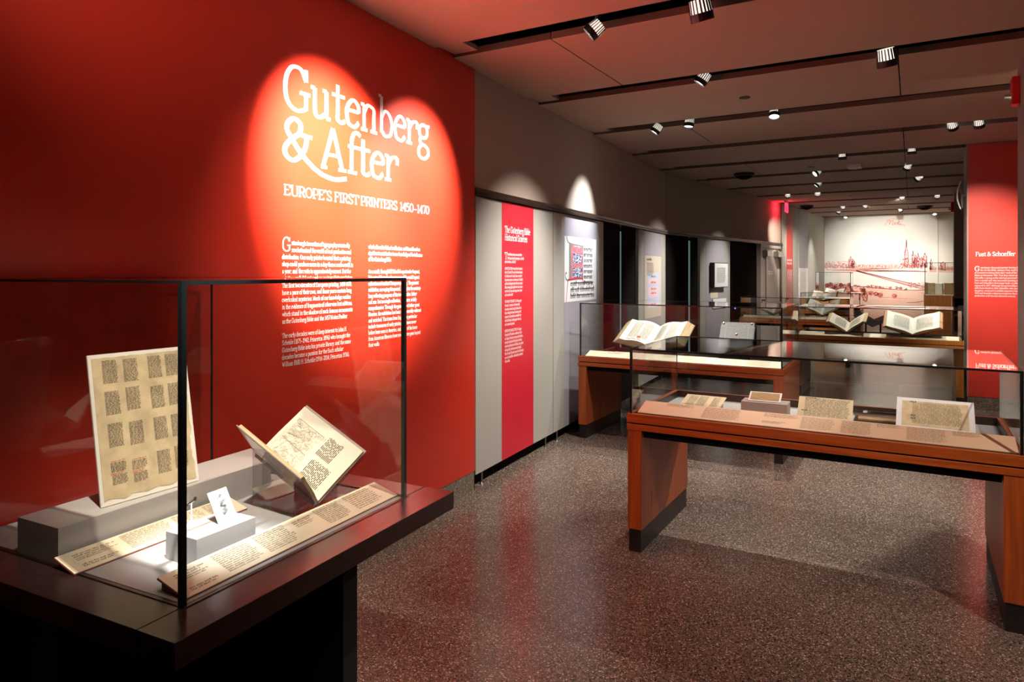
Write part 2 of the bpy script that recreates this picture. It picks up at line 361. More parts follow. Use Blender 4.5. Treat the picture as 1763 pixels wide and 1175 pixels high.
mb.ribbon(_cm([(2.372, 2.302), (2.39, 2.282), (2.42, 2.250), (2.476, 2.196), (2.569, 2.135), (2.655, 2.106), (2.733, 2.100), (2.817, 2.114)], 8), .030, .022, f)
mb.ribbon([(2.471, 2.293), (2.548, 2.291)], .02, .02, f)
mb.build('title_lettering', 'white', wr)['label'] = 'white ampersand with a long tail and the word After'
mb = MB(); text(mb, 'EUROPE\'S FIRST PRINTERS 1450–1470', 2.354, 1.981, .050, f, width=1.283, wt=1.8, ht=1.15, n=5)
mb.build('subtitle_lettering', 'white', wr)
BL = ["Gutenberg's invention of typography eventually", "revolutionized the world of text production and", "distribution. One early printer boasted that a printing", "shop could produce more in a day than a scribe could in",
"a year, and the ratio is approximately correct. But the", "printing craft did not produce an immediate revolution.", "The first two decades of European printing, 1450-1470,", "have a pace of their own, and these years contain long",
"overlooked mysteries. Much of our knowledge resides", "in the evidence of fragments of otherwise lost editions,", "which stand in the shadow of such famous monuments", "as the Gutenberg Bible and the 1457 Mainz Psalter.", "",
"The early decades were of deep interest to John H.", "Scheide (1875–1942, Princeton 1896) who brought the", "Gutenberg Bible into his private library; and the same", "decades became a passion for the Bach scholar", "William (Bill) H. Scheide (1914–2014, Princeton 1936),"]
BR = ["who built on his father's collection, and himself made a", "significant contribution to our knowledge of the influence", "of the Gutenberg Bible.", "", "As a result, through Bill Scheide's spectacular bequest,", "Princeton Library has become one of the world's great",
"collections of earliest European printing. The present", "exhibition, surveying this period, highlights the century-", "long collecting program of the two Scheides, father", "and son. But no single collection, anywhere, is fully", "comprehensive. Through the generosity of other great",
"libraries, the exhibition has been immeasurably widened", "and enriched. The loans from England in particular", "include treasures of early printing that have never", "before been seen in America, and many of the loans", "from American libraries have never before gone beyond", "their walls."]
mb = MB()
text(mb, 'G', 2.342, 1.705, .066, f, wt=1.8, ht=1.3, n=4)
text(mb, BL[0][1:], 2.405, 1.736, .0215, f, xs=.80, wt=2.1, ht=1.5, n=2)
text(mb, BL[1], 2.405, 1.7008, .0215, f, xs=.80, wt=2.1, ht=1.5, n=2)
lines(mb, BL[2:], 2.342, 1.7008-.0352, .0215, .0352, f, xs=.80, wt=2.1, ht=1.5, n=2)
mb.build('body_lettering', 'white', wr)['label'] = 'left column of white wall text'
mb = MB(); lines(mb, BR, 3.007, 1.736, .0215, .0354, f, xs=.80, wt=2.1, ht=1.5, n=2)
mb.build('body_lettering', 'white', wr)['label'] = 'right column of white wall text'
# taupe bulkhead with bronze rail over the panels and doors
for k, (sg, t0) in enumerate(((PAN, 0), (SEG, 0))):
    ww = empty('wall_left_upper', sg.o, sg.rz, kind='structure')
    if k == 0:
        a = [(0.0, 1.50), (1.504, 3.0), (3.004, 5.92)]
    else: a = [(.004, 2.9), (2.904, 5.75)]
    for u, v in a: B(u, v, 0, .3, 2.225, H+.4).build('bulkhead_panel', 'bulk', ww)
    tr = tag(MB().extrude([(-.03, 2.172), (-.03, 2.19), (-.018, 2.20), (-.022, 2.225), (.28, 2.225), (.28, 2.172)], .0, sg.L).build('trim_'+str(k+1), 'bronze', loc=sg.o, rz=sg.rz), kind='structure')
# the dark space behind the panels
bk = tag(MB().prism([PAN.at(-.2, -.9)[:2], PAN.at(6.1, -.9)[:2], SEG.at(5.9, -.9)[:2], SEG.at(5.9, -1)[:2], PAN.at(6.0, -1.0)[:2], PAN.at(-.2, -1)[:2]], 0, 2.4).build('wall_behind_doors', 'void'), kind='structure')
def panel(sg, t0, t1, label, stripe=None):
    root = empty('exhibition_screen', sg.at(t0), sg.rz, label, 'screen', 'hinged wall panels on levelling feet')
    w_ = t1-t0
    B(.004, w_-.004, 0, .045, .095, 2.165).build('panel_board', 'grey', root)
    B(.004, w_-.004, .05, .06, 0, .15).build('toe_recess', 'void', root)
    for fx in (.12, w_-.15):
        m = MB(); m.cyl((fx, .012, .012), (fx, .012, .095), .007, n=10); m.cyl((fx, .012, 0), (fx, .012, .014), .019, .013, n=14)
        m.build('levelling_foot', 'steel', root, smooth=False)
    return root
p1 = panel(PAN, .03, 1.516, 'grey-green wall panel with a tall red text banner beside the red wall')
B(.462-.03, 1.069-.03, -.002, .001, .096, 2.164).build('banner', 'banner', p1)['label'] = 'pinkish red vinyl banner'
mb = MB(); f2 = wm(-.0032); X0 = .508-.03
text(mb, 'The Gutenberg Bible:', X0, 1.922, .050, f2, width=.50, wt=2.1, ht=1.4, n=3)
text(mb, 'Historical Sources', X0, 1.858, .050, f2, width=.43, wt=2.1, ht=1.4, n=3)
text(mb, 'T', X0, 1.705, .055, f2, wt=1.6, ht=1.2)
P1 = [["hree fifteenth-century sources attest that", "first large-scale printing enterprise, a Latin Bible"], ["printed in Mainz, ca. 1450–1455:"],
["A MIRACULOUS MAN. Aeneas Silvius Piccolomini's", "letter of 12 March 1455, sent from Wiener Neustadt", "to Cardinal Juan de Carvajal in Rome, records that", "the previous autumn a 'marvelous man' in Frankfurt", "am Main had displayed sheets of three-line-reduced", "Bibles, showing highly legible letters. Some volumes", "stated that 158 copies were being produced; others", "say the number as 180."],
["THE WORK OF THE BOOKS. The 'Helmasperger", "Instrument', notarized on 6 November 1455,", "summarizes a lawsuit brought by Johann Fust in", "Mainz, relating that Johann Gutenberg used the", "equipment of substantial loans intended for the", "'work of the books', involving paper, vellum, ink,", "and an unnamed apparatus."],
["PRINTED WITH LARGE LETTERS. The Cologne", "Chronicle of 1499 includes a recollection of Ulrich", "Zel, Cologne's first printer, who apparently had been", "instructed in Mainz by 1465 by Johann Gutenberg,", "where first publication was 'the Bible in Latin, printed", "with large letter, like those now used in Missals'.", "This is the only 15th-century source to link Gutenberg's", "name to a printed Bible - undoubtedly the celebrated", "42-line edition."]]
kw = dict(wt=2.4, ht=1.8, n=1)
lines(mb, P1[0], X0+.05, 1.737, .0195, .0305, f2, xs=.60, **kw); y = 1.676
for g in P1[1:]:
    lines(mb, g, X0, y, .0195, .0305, f2, xs=.60, **kw); y -= .0305*len(g)+.024
mb.build('banner_lettering', 'white', p1)
p2 = panel(PAN, 1.520, 2.990, 'grey wall panel with a lilac stripe and a large illuminated manuscript poster')
st = 1.793-1.52; en = 2.731-1.52
B(st, en, -.002, .001, .096, 2.164).build('stripe', 'lilac', p2)['label'] = 'lilac vinyl stripe'
po = B(st, en, -.004, -.0021, 1.306, 1.955).build('manuscript_poster', 'white', p2)
po['label'] = 'poster of a manuscript page with a pink and blue initial'
mb = MB(); q = wm(-.0052); W_ = en-st
def pp(u, v): return (st+u/470*W_, 1.955-(v-160)/(1095-160)*.649)   # drawing units of the poster artwork
def pr(u0, v0, u1, v1, m, e=-.0052):
    a = pp(u0-88, v0); b = pp(u1-88, v1); mb.rect(wm(e), a[0], b[1], b[0], a[1], m)
def ps(L, wv, m, e=-.0056, sm=True): 
    P_ = [pp(a-88, b) for a, b in L]; mb.ribbon(_cm(P_, 5) if sm else P_, wv, wv, wm(e), m)
pr(165, 275, 350, 770, 0); pr(205, 400, 335, 535, 1, -.0054); pr(205, 605, 335, 750, 1, -.0054)
pr(215, 290, 340, 300, 3, -.0054); pr(150, 265, 172, 760, 2, -.0053)
r = random.Random(4)
for k in range(150):
    u = r.uniform(208, 328); v = r.choice([r.uniform(404, 530), r.uniform(610, 745)]); a = r.uniform(0, 6.28)
    ps([(u, v), (u+8*math.cos(a), v+8*math.sin(a)), (u+12*math.cos(a+1.2), v+12*math.sin(a+1.2))], .0055, 3, -.0058)
for k in range(60):
    u = r.uniform(172, 340); v = r.choice([r.uniform(290, 390), r.uniform(545, 598)]); a = r.uniform(0, 6.28)
    ps([(u, v), (u+9*math.cos(a), v+9*math.sin(a))], .006, r.choice([3, 0, 4]), -.0058, False)
ps([(118, 160), (125, 210), (145, 250), (200, 270), (280, 280), (352, 290)], .014, 2)
ps([(158, 260), (168, 420), (172, 600), (160, 740), (135, 785), (108, 765), (98, 720), (105, 680), (118, 690)], .016, 2)
ps([(135, 785), (220, 770), (330, 765), (345, 790), (350, 830)], .014, 4)
ps([(140, 770), (128, 850), (120, 960), (112, 1090)], .010, 4)
for row in range(7):
    y = 345+row*83; greek(mb, wm(-.0053), *[pp(270, 0)[0], pp(440, 0)[0]], pp(0, y+12)[1], 1, .01, .022, 5, seed=row+3, dens=.66); greek(mb, wm(-.0053), pp(270, 0)[0], pp(440, 0)[0], pp(0, y-22)[1], 1, .01, .010, 5, seed=row+9)
for row in range(3):
    y = 870+row*90; greek(mb, wm(-.0053), pp(82, 0)[0], pp(440, 0)[0], pp(0, y)[1], 1, .01, .036, 5, seed=row+30, short=1, dens=.66)
    greek(mb, wm(-.0053), pp(82, 0)[0], pp(440, 0)[0], pp(0, y-35)[1], 1, .01, .012, 5, seed=row+50, short=1)
greek(mb, wm(-.0053), pp(100, 0)[0], pp(440, 0)[0], pp(0, 215)[1], 2, .035, .016, 6, seed=77, short=1)
mb.build('poster_print', ['pinkill', 'blueill', 'sage', 'white', 'banner', 'inkb', 'palepink'], p2)
p3 = panel(PAN, 4.415, 5.90, 'grey wall panel with a tan poster of pink and blue blocks, between two dark doorways')
B(.284, 1.209, -.002, .001, .096, 2.164).build('stripe', 'lilac', p3)['label'] = 'lilac vinyl stripe'
B(.30, 1.205, -.004, -.0021, .965, 1.828).build('poster', 'tan', p3)['label'] = 'tan printed poster'
mb = MB(); g = wm(-.0052)
mb.rect(g, .42, 1.095, 1.10, 1.59, 0); g = wm(-.0056)
for a, b in ((1.13, 1.23), (1.27, 1.42), (1.455, 1.53)): mb.rect(g, .47, a-.02, .99, b-.02, 1)
g = wm(-.0062)
for zz, mm in ((1.55, 2), (1.465, 3), (1.375, 2), (1.315, 3), (1.20, 2)): greek(mb, g, .62, .92, zz-.02, 1, .02, .02, mm, seed=int(zz*100), short=1)
greek(mb, g, .40, .70, 1.765, 1, .02, .022, 2, seed=5, short=1, wl=(10, 12)); greek(mb, g, .40, .78, 1.72, 10, .0185, .009, 2, seed=6)
mb.build('poster_print', ['paleblue', 'palepink', 'ink', 'inkr'], p3)
p4 = panel(SEG, 1.289, 2.666, 'grey wall panel with a lilac stripe carrying a small framed sheet')
B(1.535-1.289, 2.409-1.289, -.002, .001, .096, 2.164).build('stripe', 'lilac', p4)['label'] = 'lilac vinyl stripe'
fr = empty('picture_frame', SEG.at(1.712, .003, 1.335), SEG.rz, 'small white picture in a deep dark frame on the lilac stripe', 'picture')
B(0, .64, -.075, 0, 0, .43).build('frame', 'cover', fr); B(.02, .625, -.079, -.075, .012, .418).build('mount', 'frame', fr)
mb = MB(); greek(mb, wm(-.0805), .12, .52, .33, 12, .022, .01, 0, seed=3); mb.build('sheet_print', 'inkg', fr)
tag(B(0, .34, -.004, 0, 0, .135).build('wall_label', 'label', loc=SEG.at(1.72, .002, 1.155), rz=SEG.rz), 'cream wall label under the small framed picture', 'label')
tag(B(0, .62, -.012, 0, 0, .16).build('wall_label', 'white', loc=SEG.at(1.82, .004, .975), rz=SEG.rz), 'white wall label just above the glass case, lowest under the framed picture', 'label')
# dark sliding doors between the panels, with an added glowing plate behind the gap
def darkdoor(n, sg, t0, t1, gap):
    d = empty('door_%d' % n, sg.at(t0), sg.rz, kind='structure'); w_ = t1-t0; g0 = gap-t0
    B(0.0, g0-.035, .035, .041, 0, 2.17).build('door_leaf', 'smoke', d)
    B(g0+.045, w_, .035, .041, 0, 2.17).build('door_leaf', 'smoke', d)
    B(g0+.12, g0+.75, .13, .14, .03, 2.12).build('gap_glow_plate', 'strip', d)
darkdoor(1, PAN, 3.0, 4.41, 3.75); darkdoor(2, SEG, .02, 1.28, .94)
d = empty('door_3', SEG.at(2.67), SEG.rz, kind='structure')
B(0, 1.0, .035, .06, 0, 2.17).build('door_leaf', 'smoke', d); B(1.02, 1.62, .06, .09, 0, 2.17).build('door_leaf', 'smoke', d)
B(.3, .34, .02, .03, .92, .94).build('indicator_light', 'bled', d)
d = empty('door_4', SEG.at(4.30), SEG.rz, kind='structure')
B(0, .09, -.02, .06, 0, 2.17).build('door_jamb', 'door', d); B(1.31, 1.41, -.02, .06, 0, 2.17).build('door_jamb', 'bronze', d)
B(.09, 1.31, -.02, .06, 2.10, 2.17).build('door_head', 'door', d); B(.095, 1.17, .0, .045, .02, 2.095).build('door_leaf', 'door', d)
B(1.18, 1.30, .0, .045, .02, 2.095).build('side_leaf', 'cream', d)
B(.33, .36, -.03, 0, .9, 2.0).build('vertical_rod', 'steel', d)
for u in (.14, .86):
    m = MB(); m.box(u, u+.28, -.11, -.0, 1.92, 2.04); m.cyl((u+.05, -.06, 2.04), (u+.05, -.06, 2.07), .02); m.build('door_closer', 'steel', d, bevel=.006)
m = MB(); m.box(.02, .10, -.10, .0, .93, 1.06); m.cyl((.06, -.10, .99), (.42, -.13, .97), .022); m.box(.10, 1.1, -.09, -.05, .93, .975); m.build('panic_bar', 'steel', d)
m = MB(); greek(m, wm(-.002), .50, .86, 1.60, 2, .045, .024, 0, seed=2, short=1); m.build('door_lettering', 'white', d)
# left wall near the back, mural wall
wc = empty('wall_left_rear', LC.o, LC.rz, kind='structure')
B(-.06, 4.81, 0, .25, 0, H+.4).build('wall_face', 'cream', wc)
B(-.075, -.06, -.01, .3, 0, H+.4).build('corner_trim', 'bronze', wc)
B(.42, 1.04, -.003, 0.0, .1, H).build('banner', 'red2', wc)['label'] = 'tall orange-red vinyl banner'
m = MB(); f3 = wm(-.0045)
greek(m, f3, .47, .98, 1.85, 1, .1, .036, 0, seed=11, short=1, wl=(5, 8)); greek(m, f3, .47, .98, 1.775, 1, .1, .036, 0, seed=12, short=.95, wl=(5, 8))
greek(m, f3, .46, 1.0, 1.645, 34, .027, .013, 0, seed=13, short=1); m.build('banner_lettering', 'white', wc)
B(1.64, 2.68, -.003, 0.0, .1, H).build('stripe', 'lilac', wc)['label'] = 'lilac vinyl stripe'
B(1.66, 2.66, -.006, -.0032, .995, 1.70).build('poster', 'white', wc)['label'] = 'white text poster'
m = MB(); greek(m, wm(-.0075), 1.78, 2.5, 1.58, 14, .036, .012, 0, seed=14); m.build('poster_print', 'label', wc)
hk = MB(); 
for z_ in (1.03, .90): hk.cyl((.30, 0, z_), (.30, -.06, z_), .012); hk.box(.22, .34, -.07, -.05, z_-.03, z_+.03)
hk.build('wall_latch', 'darkbox', wc)
wb = empty('wall_back', (-2.107, 20.66, 0), 0, kind='structure')
B(-.02, 3.6, 0, .2, 0, H+.4).build('wall_face', 'cream', wb)
B(.012, 3.6, -.004, 0, .0, H-.02).build('mural_sheet', 'mural', wb)
B(2.62, 2.66, -.03, -.004, 0, H-.02).build('mural_seam', 'mural', wb)
# mural drawing, in drawing units (u to the right, v down), 1 unit = 2.37 mm
def mu(u, v): return ((u-115)*.002375+.01, 3.02-(v-95)*.00258)
m = MB(); r = random.Random(21)
def sk(pts, w_=.006, c=0, jit=3, n=4, rep=1, e=-.0055):
    for k in range(rep):
        P_ = [mu(a+r.uniform(-jit, jit), b+r.uniform(-jit, jit)) for a, b in pts]
        m.ribbon(_cm(P_, n), w_*1.25, w_*1.25, wm(e), c)
def scrib(u0, v0, u1, v1, n, L=14, c=0, w_=.005, ang=None):
    for k in range(n):
        u = r.uniform(u0, u1); v = r.uniform(v0, v1); a = r.uniform(0, 3.14) if ang is None else ang+r.uniform(-.3, .3)
        l = L*r.uniform(.4, 1.3); sk([(u, v), (u+l*.5*math.cos(a)+2, v+l*.5*math.sin(a)), (u+l*math.cos(a), v+l*math.sin(a))], w_, c, 1, 2)
def fill(L, c=2, e=-.0048):
    P_ = [mu(a, b) for a, b in L]
    k = len(m.v); m.v += [wm(e)(*p) for p in P_]; m.f.append(tuple(range(k, k+len(P_)))); m.m.append(c)
fill([(115, 815), (400, 800), (900, 825), (1395, 815), (1395, 1240), (115, 1240)])
def house(u, v, w_, h_, roof):
    sk([(u, v), (u, v-h_)], c=0); sk([(u+w_, v), (u+w_, v-h_)], c=0); sk([(u-2, v-h_), (u+w_*.5, v-h_-roof), (u+w_+2, v-h_)], c=0, n=1); sk([(u, v), (u+w_, v)], c=1)
    scrib(u, v-h_, u+w_, v, int(w_*h_/70)+2, 9, 1, .0045, 1.57)
u = 118
while u < 1125:
    w_ = r.uniform(14, 34); house(u, 596+r.uniform(-4, 4), w_, r.uniform(14, 50 if u < 420 or u > 860 else 26), r.uniform(4, 14)); u += w_+r.uniform(1, 8)
u = 1150
while u < 1480:
    w_ = r.uniform(12, 28); house(u, 620, w_, r.uniform(14, 55), r.uniform(5, 16)); u += w_+3
scrib(116, 525, 430, 600, 150, 16, 0, .006); scrib(430, 560, 880, 600, 110, 14, 1); scrib(880, 500, 1125, 600, 240, 15, 0, .0065)
def tower(u, vb, vt, w_, sp, c=0):
    sk([(u-w_, vb), (u-w_, vt)], .008, c, 1, 1, 2); sk([(u+w_, vb), (u+w_, vt)], .008, c, 1, 1, 2)
    sk([(u-w_*1.2, vt), (u-w_*.25, vt-sp*.5), (u, vt-sp), (u+w_*.25, vt-sp*.5), (u+w_*1.2, vt)], .008, c, 1, 3, 2)
    scrib(u-w_, vt-sp*.35, u+w_, vb, int(w_*(vb-vt)/30)+8, 12, c, .006, 1.57)
tower(385, 600, 515, 20, 38); tower(410, 600, 530, 12, 20); tower(935, 590, 470, 17, 155); tower(998, 590, 480, 10, 55); tower(1022, 590, 500, 8, 30)
tower(1045, 590, 495, 9, 48); tower(1075, 590, 515, 8, 25); tower(1108, 590, 495, 17, 45); tower(1165, 620, 545, 8, 30); tower(1225, 620, 540, 6, 45); tower(1275, 620, 560, 20, 20)
fill([(915, 596), (915, 470), (955, 470), (960, 596)], 3, -.0050); fill([(980, 596), (984, 480), (1125, 500), (1125, 596)], 3, -.0050)
fill([(370, 598), (372, 515), (420, 520), (420, 598)], 3, -.0050)
for k in range(26): v = 600+k*1.7; a = r.uniform(116, 600); sk([(a, v), (a+r.uniform(80, 260), v+r.uniform(-3, 4)), (a+r.uniform(300, 520), v+r.uniform(-3, 5))], .0045, 1, 1)
for k in range(8): sk([(500+k*20, 622+k*2), (800, 628+k), (1130, 636+k)], .0045, 1, 1)
for k in range(12): sk([(1150, 600+k*4), (1300, 602+k*4), (1480, 600+k*4)], .0045, 1, 2)
# bridge
for off, w_ in ((0, .009), (7, .006), (20, .008), (26, .005)): sk([(440, 628+off*.3), (700, 690+off*.7), (900, 740+off), (1150, 795+off*1.4), (1400, 850+off*1.6)], w_, 0, 1.5, 5, 2)
for k in range(46):
    u = 500+k*20; v = 640+(u-500)*.232; h_ = 6+(u-500)*.03; sk([(u, v), (u+3, v+h_)], .007, 0, 1, 1)
scrib(940, 745, 1130, 800, 70, 16, 0, .006, .24)
# far bank bushes
sk([(400, 790), (560, 800), (700, 812), (850, 822), (1000, 826), (1110, 822), (1400, 815)], .009, 0, 2, 5, 3)
for (a, b) in ((430, 788), (460, 792), (560, 795), (600, 788), (640, 797), (680, 800), (780, 808), (850, 808), (880, 812), (930, 818)): scrib(a-14, b-14, a+14, b+4, 26, 10, 0, .006)
scrib(400, 792, 900, 815, 90, 18, 0, .006, .05)
def tree(u, v, s, n=3, c=0):
    for k in range(n):
        rr = s*(1-.22*k); P_ = [(u+rr*math.cos(t*.7)*r.uniform(.85, 1.12), v+rr*.8*math.sin(t*.7)*r.uniform(.85, 1.1)) for t in range(10)]; sk(P_, .007, c, 1, 3)
    scrib(u-s*.7, v-s*.5, u+s*.7, v+s*.6, int(s*1.1), 10, c, .006, .8); sk([(u, v+s*.7), (u, v+s*1.3)], .008, c, 1, 1)
for a, b, s in ((140, 790, 24), (175, 775, 28), (205, 800, 24), (240, 805, 34), (285, 780, 24), (322, 800, 34), (375, 775, 26), (380, 800, 22)): tree(a, b, s, 4)
scrib(120, 755, 400, 830, 260, 16, 0, .007)
for a, b, s in ((360, 860, 24), (400, 850, 26), (440, 858, 24), (590, 862, 28), (640, 868, 26), (680, 878, 27), (820, 885, 24)): tree(a, b, s)
scrib(400, 830, 700, 900, 120, 16, 1, .005, .2); sk([(660, 910), (760, 905), (940, 918)], .006, 0, 1)
for v in range(900, 1230, 9): a = r.uniform(116, 700); sk([(a, v), (a+r.uniform(100, 300), v-4), (a+r.uniform(300, 600), v+5)], .005, 1, 2)
sk([(940, 955), (1020, 948), (1116, 930), (1240, 900), (1400, 885)], .01, 0, 1, 4, 2); scrib(1060, 850, 1200, 880, 50, 14, 0, .006, 0)
# two resting figures in the foreground
for a, b, s in ((508, 825, 30), (512, 850, 26)): tree(a, b, s, 4)
sk([(480, 850), (470, 885), (478, 940), (500, 942), (508, 900), (520, 940), (548, 942), (552, 880), (540, 850)], .010, 0, 1, 5, 3)
sk([(474, 870), (505, 882), (548, 862)], .012, 0, 2, 4, 3); scrib(476, 800, 552, 942, 120, 16, 0, .007)
# cursive town name
T_ = [(728, 165), (740, 140), (762, 120), (778, 118), (770, 160), (790, 125), (806, 118), (800, 165), (815, 150), (826, 140), (822, 165), (838, 145), (850, 142), (848, 165), (866, 120), (860, 165), (884, 148), (874, 168), (900, 165), (925, 180)]
sk(T_, .010, 1, 0, 5, 1); sk([(745, 118), (800, 100), (870, 112), (905, 108), (890, 135)], .007, 1, 0, 5); sk([(852, 140), (885, 136)], .006, 1, 0, 3)
m.build('mural_print', ['etchr', 'etchp', 'wash', 'palepink'], wb)
# pillars on the right
pr_ = empty('wall_right', (.545, 9.65, 0), 0, kind='structure')
B(0, 1.6, 0, .62, .145, H+.4).build('pillar_body', 'taupe', pr_); B(0.003, 1.6, .0, .62, 0, .143).build('terrazzo_base', 'terb', pr_)
B(.012, 1.2, -.003, 0, .15, H).build('banner', 'red2', pr_)['label'] = 'orange-red vinyl text panel'
m = MB(); f4 = wm(-.0045)
text(m, 'Fust & Schoeffer', .085, 1.788, .046, f4, width=.375, wt=2.4, ht=1.6, n=4)
text(m, 'G', .075, 1.615, .052, f4, xs=1.05, wt=2.4, ht=1.6)
PF = ["utenberg's financial partner during the printing of", "the 42-line Bible, Johann Fust, sued for a settlement", "of accounts involving their joint 'work of the books' in", "Mainz in November 1455. Fust then joined with Peter", "Schoeffer, a young scribe who had practiced in Paris, to", "form a second and very successful printing enterprise.", "Fust and Schoeffer's first major book, a Latin Psalter,", "appeared in 1457. Although the partnership ended", "with Fust's death in 1466, Schoeffer, who married Fust's", "daughter, continued to publish important books until", "1503 and founded a dynasty of printers that remained in", "production until the mid-sixteenth century."]
lines(m, PF[:2], .130, 1.645, .0175, .0297, f4, xs=.98, wt=2.2, ht=1.6, n=1); lines(m, PF[2:], .075, 1.645-.0594, .0175, .0297, f4, xs=.93, wt=2.2, ht=1.6, n=1)
m.build('banner_lettering', 'white', pr_)
tag(B(.66, 1.6, 5.25, 6.2, 0, H+.4).build('wall_right_near', 'taupe'), kind='structure')
tag(B(.665, 3.0, 15.3, 15.6, 0, H+.4).build('wall_right_rear', 'taupe'), kind='structure')
tag(B(1.4, 1.6, 15.6, 20.66, 0, H+.4).build('wall_right_rear', 'cream'), kind='structure')
tag(B(3.9, 4.1, -3, 15.3, 0, H+.4).build('wall_right_far', 'taupe'), kind='structure')
tag(B(-3.9, 4.1, -3.1, -2.9, 0, H+.4).build('wall_front', 'taupe'), kind='structure')
# ------------------------------------------------------------ display cases
def glasscase(root, x0, x1, y0, y1, z0, z1, e=.012, eb=.005, back=True):
    t = .006
    B(x0, x1, y0, y0+t, z0, z1-t).build('glass_pane', 'glass', root)
    B(x0, x1, y1-t, y1, z0, z1-t).build('glass_pane', 'glass', root)
    B(x0, x0+t, y0+t, y1-t, z0, z1-t).build('glass_pane', 'glass', root)
    B(x1-t, x1, y0+t, y1-t, z0, z1-t).build('glass_pane', 'glass', root)
    B(x0, x1, y0, y1, z1-t+.0003, z1).build('glass_top', 'glass', root)
    q = .0006
    B(x0-q, x1+q, y0-q, y0+e*.6, z1-e*.75, z1+q).build('edge_strip', 'edge', root)
    for x in (x0, x1): B(*((x-q, x+e) if x == x0 else (x-e, x+q)), y0-q, y0+e, z0, z1-e*.75).build('corner_post', 'edge', root)
    B(x0-q, x1+q, y1-eb, y1+q, z1-eb, z1+q).build('edge_strip', 'edge', root)
    for x in (x0, x1):
        s = (x-q, x+eb) if x == x0 else (x-eb, x+q)
        B(*s, y1-eb, y1+q, z0, z1-eb).build('corner_post', 'edgeg', root)
        B(*s, y0+e*.6, y1-eb, z1-eb, z1+q).build('edge_strip', 'edge', root)
def wcase(label, x0, y0, w, dp, gh, wd=('wx', 'wy', 'wz'), e=.012):
    r = empty('display_case', (x0, y0, 0), 0, label, 'display case')
    T = .79
    for (z0, z1) in ((T-.05, T), (T-.092, T-.058)):
        nm = 'rim_board' if z1 == T else 'apron_board'
        B(0, w, 0, .028, z0, z1).build(nm, wd[0], r, bevel=.0015); B(0, w, dp-.028, dp, z0, z1).build(nm, wd[0], r, bevel=.0015)
        B(0, .028, .028, dp-.028, z0, z1).build(nm, wd[1], r, bevel=.0015); B(w-.028, w, .028, dp-.028, z0, z1).build(nm, wd[1], r, bevel=.0015)
    m = MB()
    for a in ((.028, w-.028, .028, .034), (.028, w-.028, dp-.034, dp-.028), (.028, .034, .034, dp-.034), (w-.034, w-.028, .034, dp-.034)): m.box(*a, T-.045, T+.002)
    m.build('inner_liner', 'bronze', r)
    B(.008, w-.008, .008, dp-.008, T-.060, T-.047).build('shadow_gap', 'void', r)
    B(.034, w-.034, .034, dp-.034, T-.046, T-.043).build('deck', 'deck', r)
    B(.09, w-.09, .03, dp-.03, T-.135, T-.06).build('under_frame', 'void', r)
    for a in (0.004, w-.086):
        lg = B(a, a+.082, .004, dp-.004, .13, T-.093).build('leg', wd[2], r, bevel=.0015)
        B(a+.006, a+.076, .012, dp-.012, .0, .13).build('kick_plate', 'black', lg)
    glasscase(r, .014, w-.014, .014, dp-.014, T-.0, T+gh, e)
    return r
T1 = wcase('nearest cherry wood case with a low glass box, slim documents and peach label strip inside', -1.42, 3.745, 1.855, .935, .372)
T2 = wcase('cherry wood case with a taller glass box holding the big open bible', -2.80, 6.07, 1.875, .935, .513)
T3 = wcase('honey wood case beside the orange-red pillar with two open books on white deck', -1.335, 9.59, 1.852, .935, .365, ('oak', 'oak', 'oak'))
T4 = wcase('dark wood case in front of the grey door with open books, fourth from the camera', -2.70, 12.75, 1.80, .93, .365)
T5 = wcase('far case by the back left corner holding one raised open book', -2.15, 16.25, 1.2, .9, .365, ('oak', 'oak', 'oak'))
def pedestal(label, x0, y0, w, dp, zt, zg):
    r = empty('display_case', (x0, y0, 0), 0, label, 'display case')
    B(.0, w, 0, dp, .1, zt-.05).build('cabinet_body', 'oak', r, bevel=.003); B(.02, w-.02, .02, dp-.02, 0, .1).build('kick_plate', 'black', r)
    B(0, w, 0, dp, zt-.045, zt).build('rim_board', 'oak', r); B(.02, w-.02, .02, dp-.02, zt, zt+.012).build('deck', 'paperw', r)
    glasscase(r, .01, w-.01, .01, dp-.01, zt, zg, .012)
    return r
T6 = pedestal('tall square glass case before the mural, left of its painted bridge', -2.08, 18.35, .80, .7, .97, 1.60)
T7 = pedestal('tall glass case against the right end of the mural with upright books', .22, 18.5, .95, .7, 1.07, 1.82)
# the black case under the title wall
AZ = 1.635; OA = (-1.39, .925)
A = empty('display_case', (*OA, 0), AZ, 'black-brown case with tall glass box below the white title lettering', 'display case')
def aw(x, y, z=0):
    c, s = math.cos(AZ), math.sin(AZ); return (OA[0]+x*c-y*s, OA[1]+x*s+y*c, z)
LX, LY = 1.165, 1.13; I0 = .128
B(0, LX, 0, I0-.001, .728, .79).build('ledge_board', 'ledge', A, bevel=.0015)
B(0, I0-.001, I0+.001, LY, .728, .79).build('ledge_board', 'ledge', A, bevel=.0015)
B(LX-I0, LX, I0+.001, LY, .728, .79).build('ledge_board', 'ledge', A, bevel=.0015)
B(I0+.001, LX-I0-.001, I0+.003, LY, .73, .776).build('deck_base', 'void', A)
B(I0+.006, LX-I0-.006, I0+.008, LY-.02, .776, .789).build('deck', 'deck', A)
m = MB()
for a in ((I0-.012, LX-I0+.012, I0-.012, I0-.002), (I0-.012, I0-.002, I0, LY-.01), (LX-I0+.002, LX-I0+.012, I0, LY-.01)): m.box(*a, .785, .7925)
m.build('glass_channel', 'bronze', A)
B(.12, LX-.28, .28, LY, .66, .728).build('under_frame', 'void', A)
B(.06, .14, .66, LY, 0, .728).build('leg', 'teal', A); B(.74, .81, .16, LY, 0, .728).build('leg', 'teal', A)
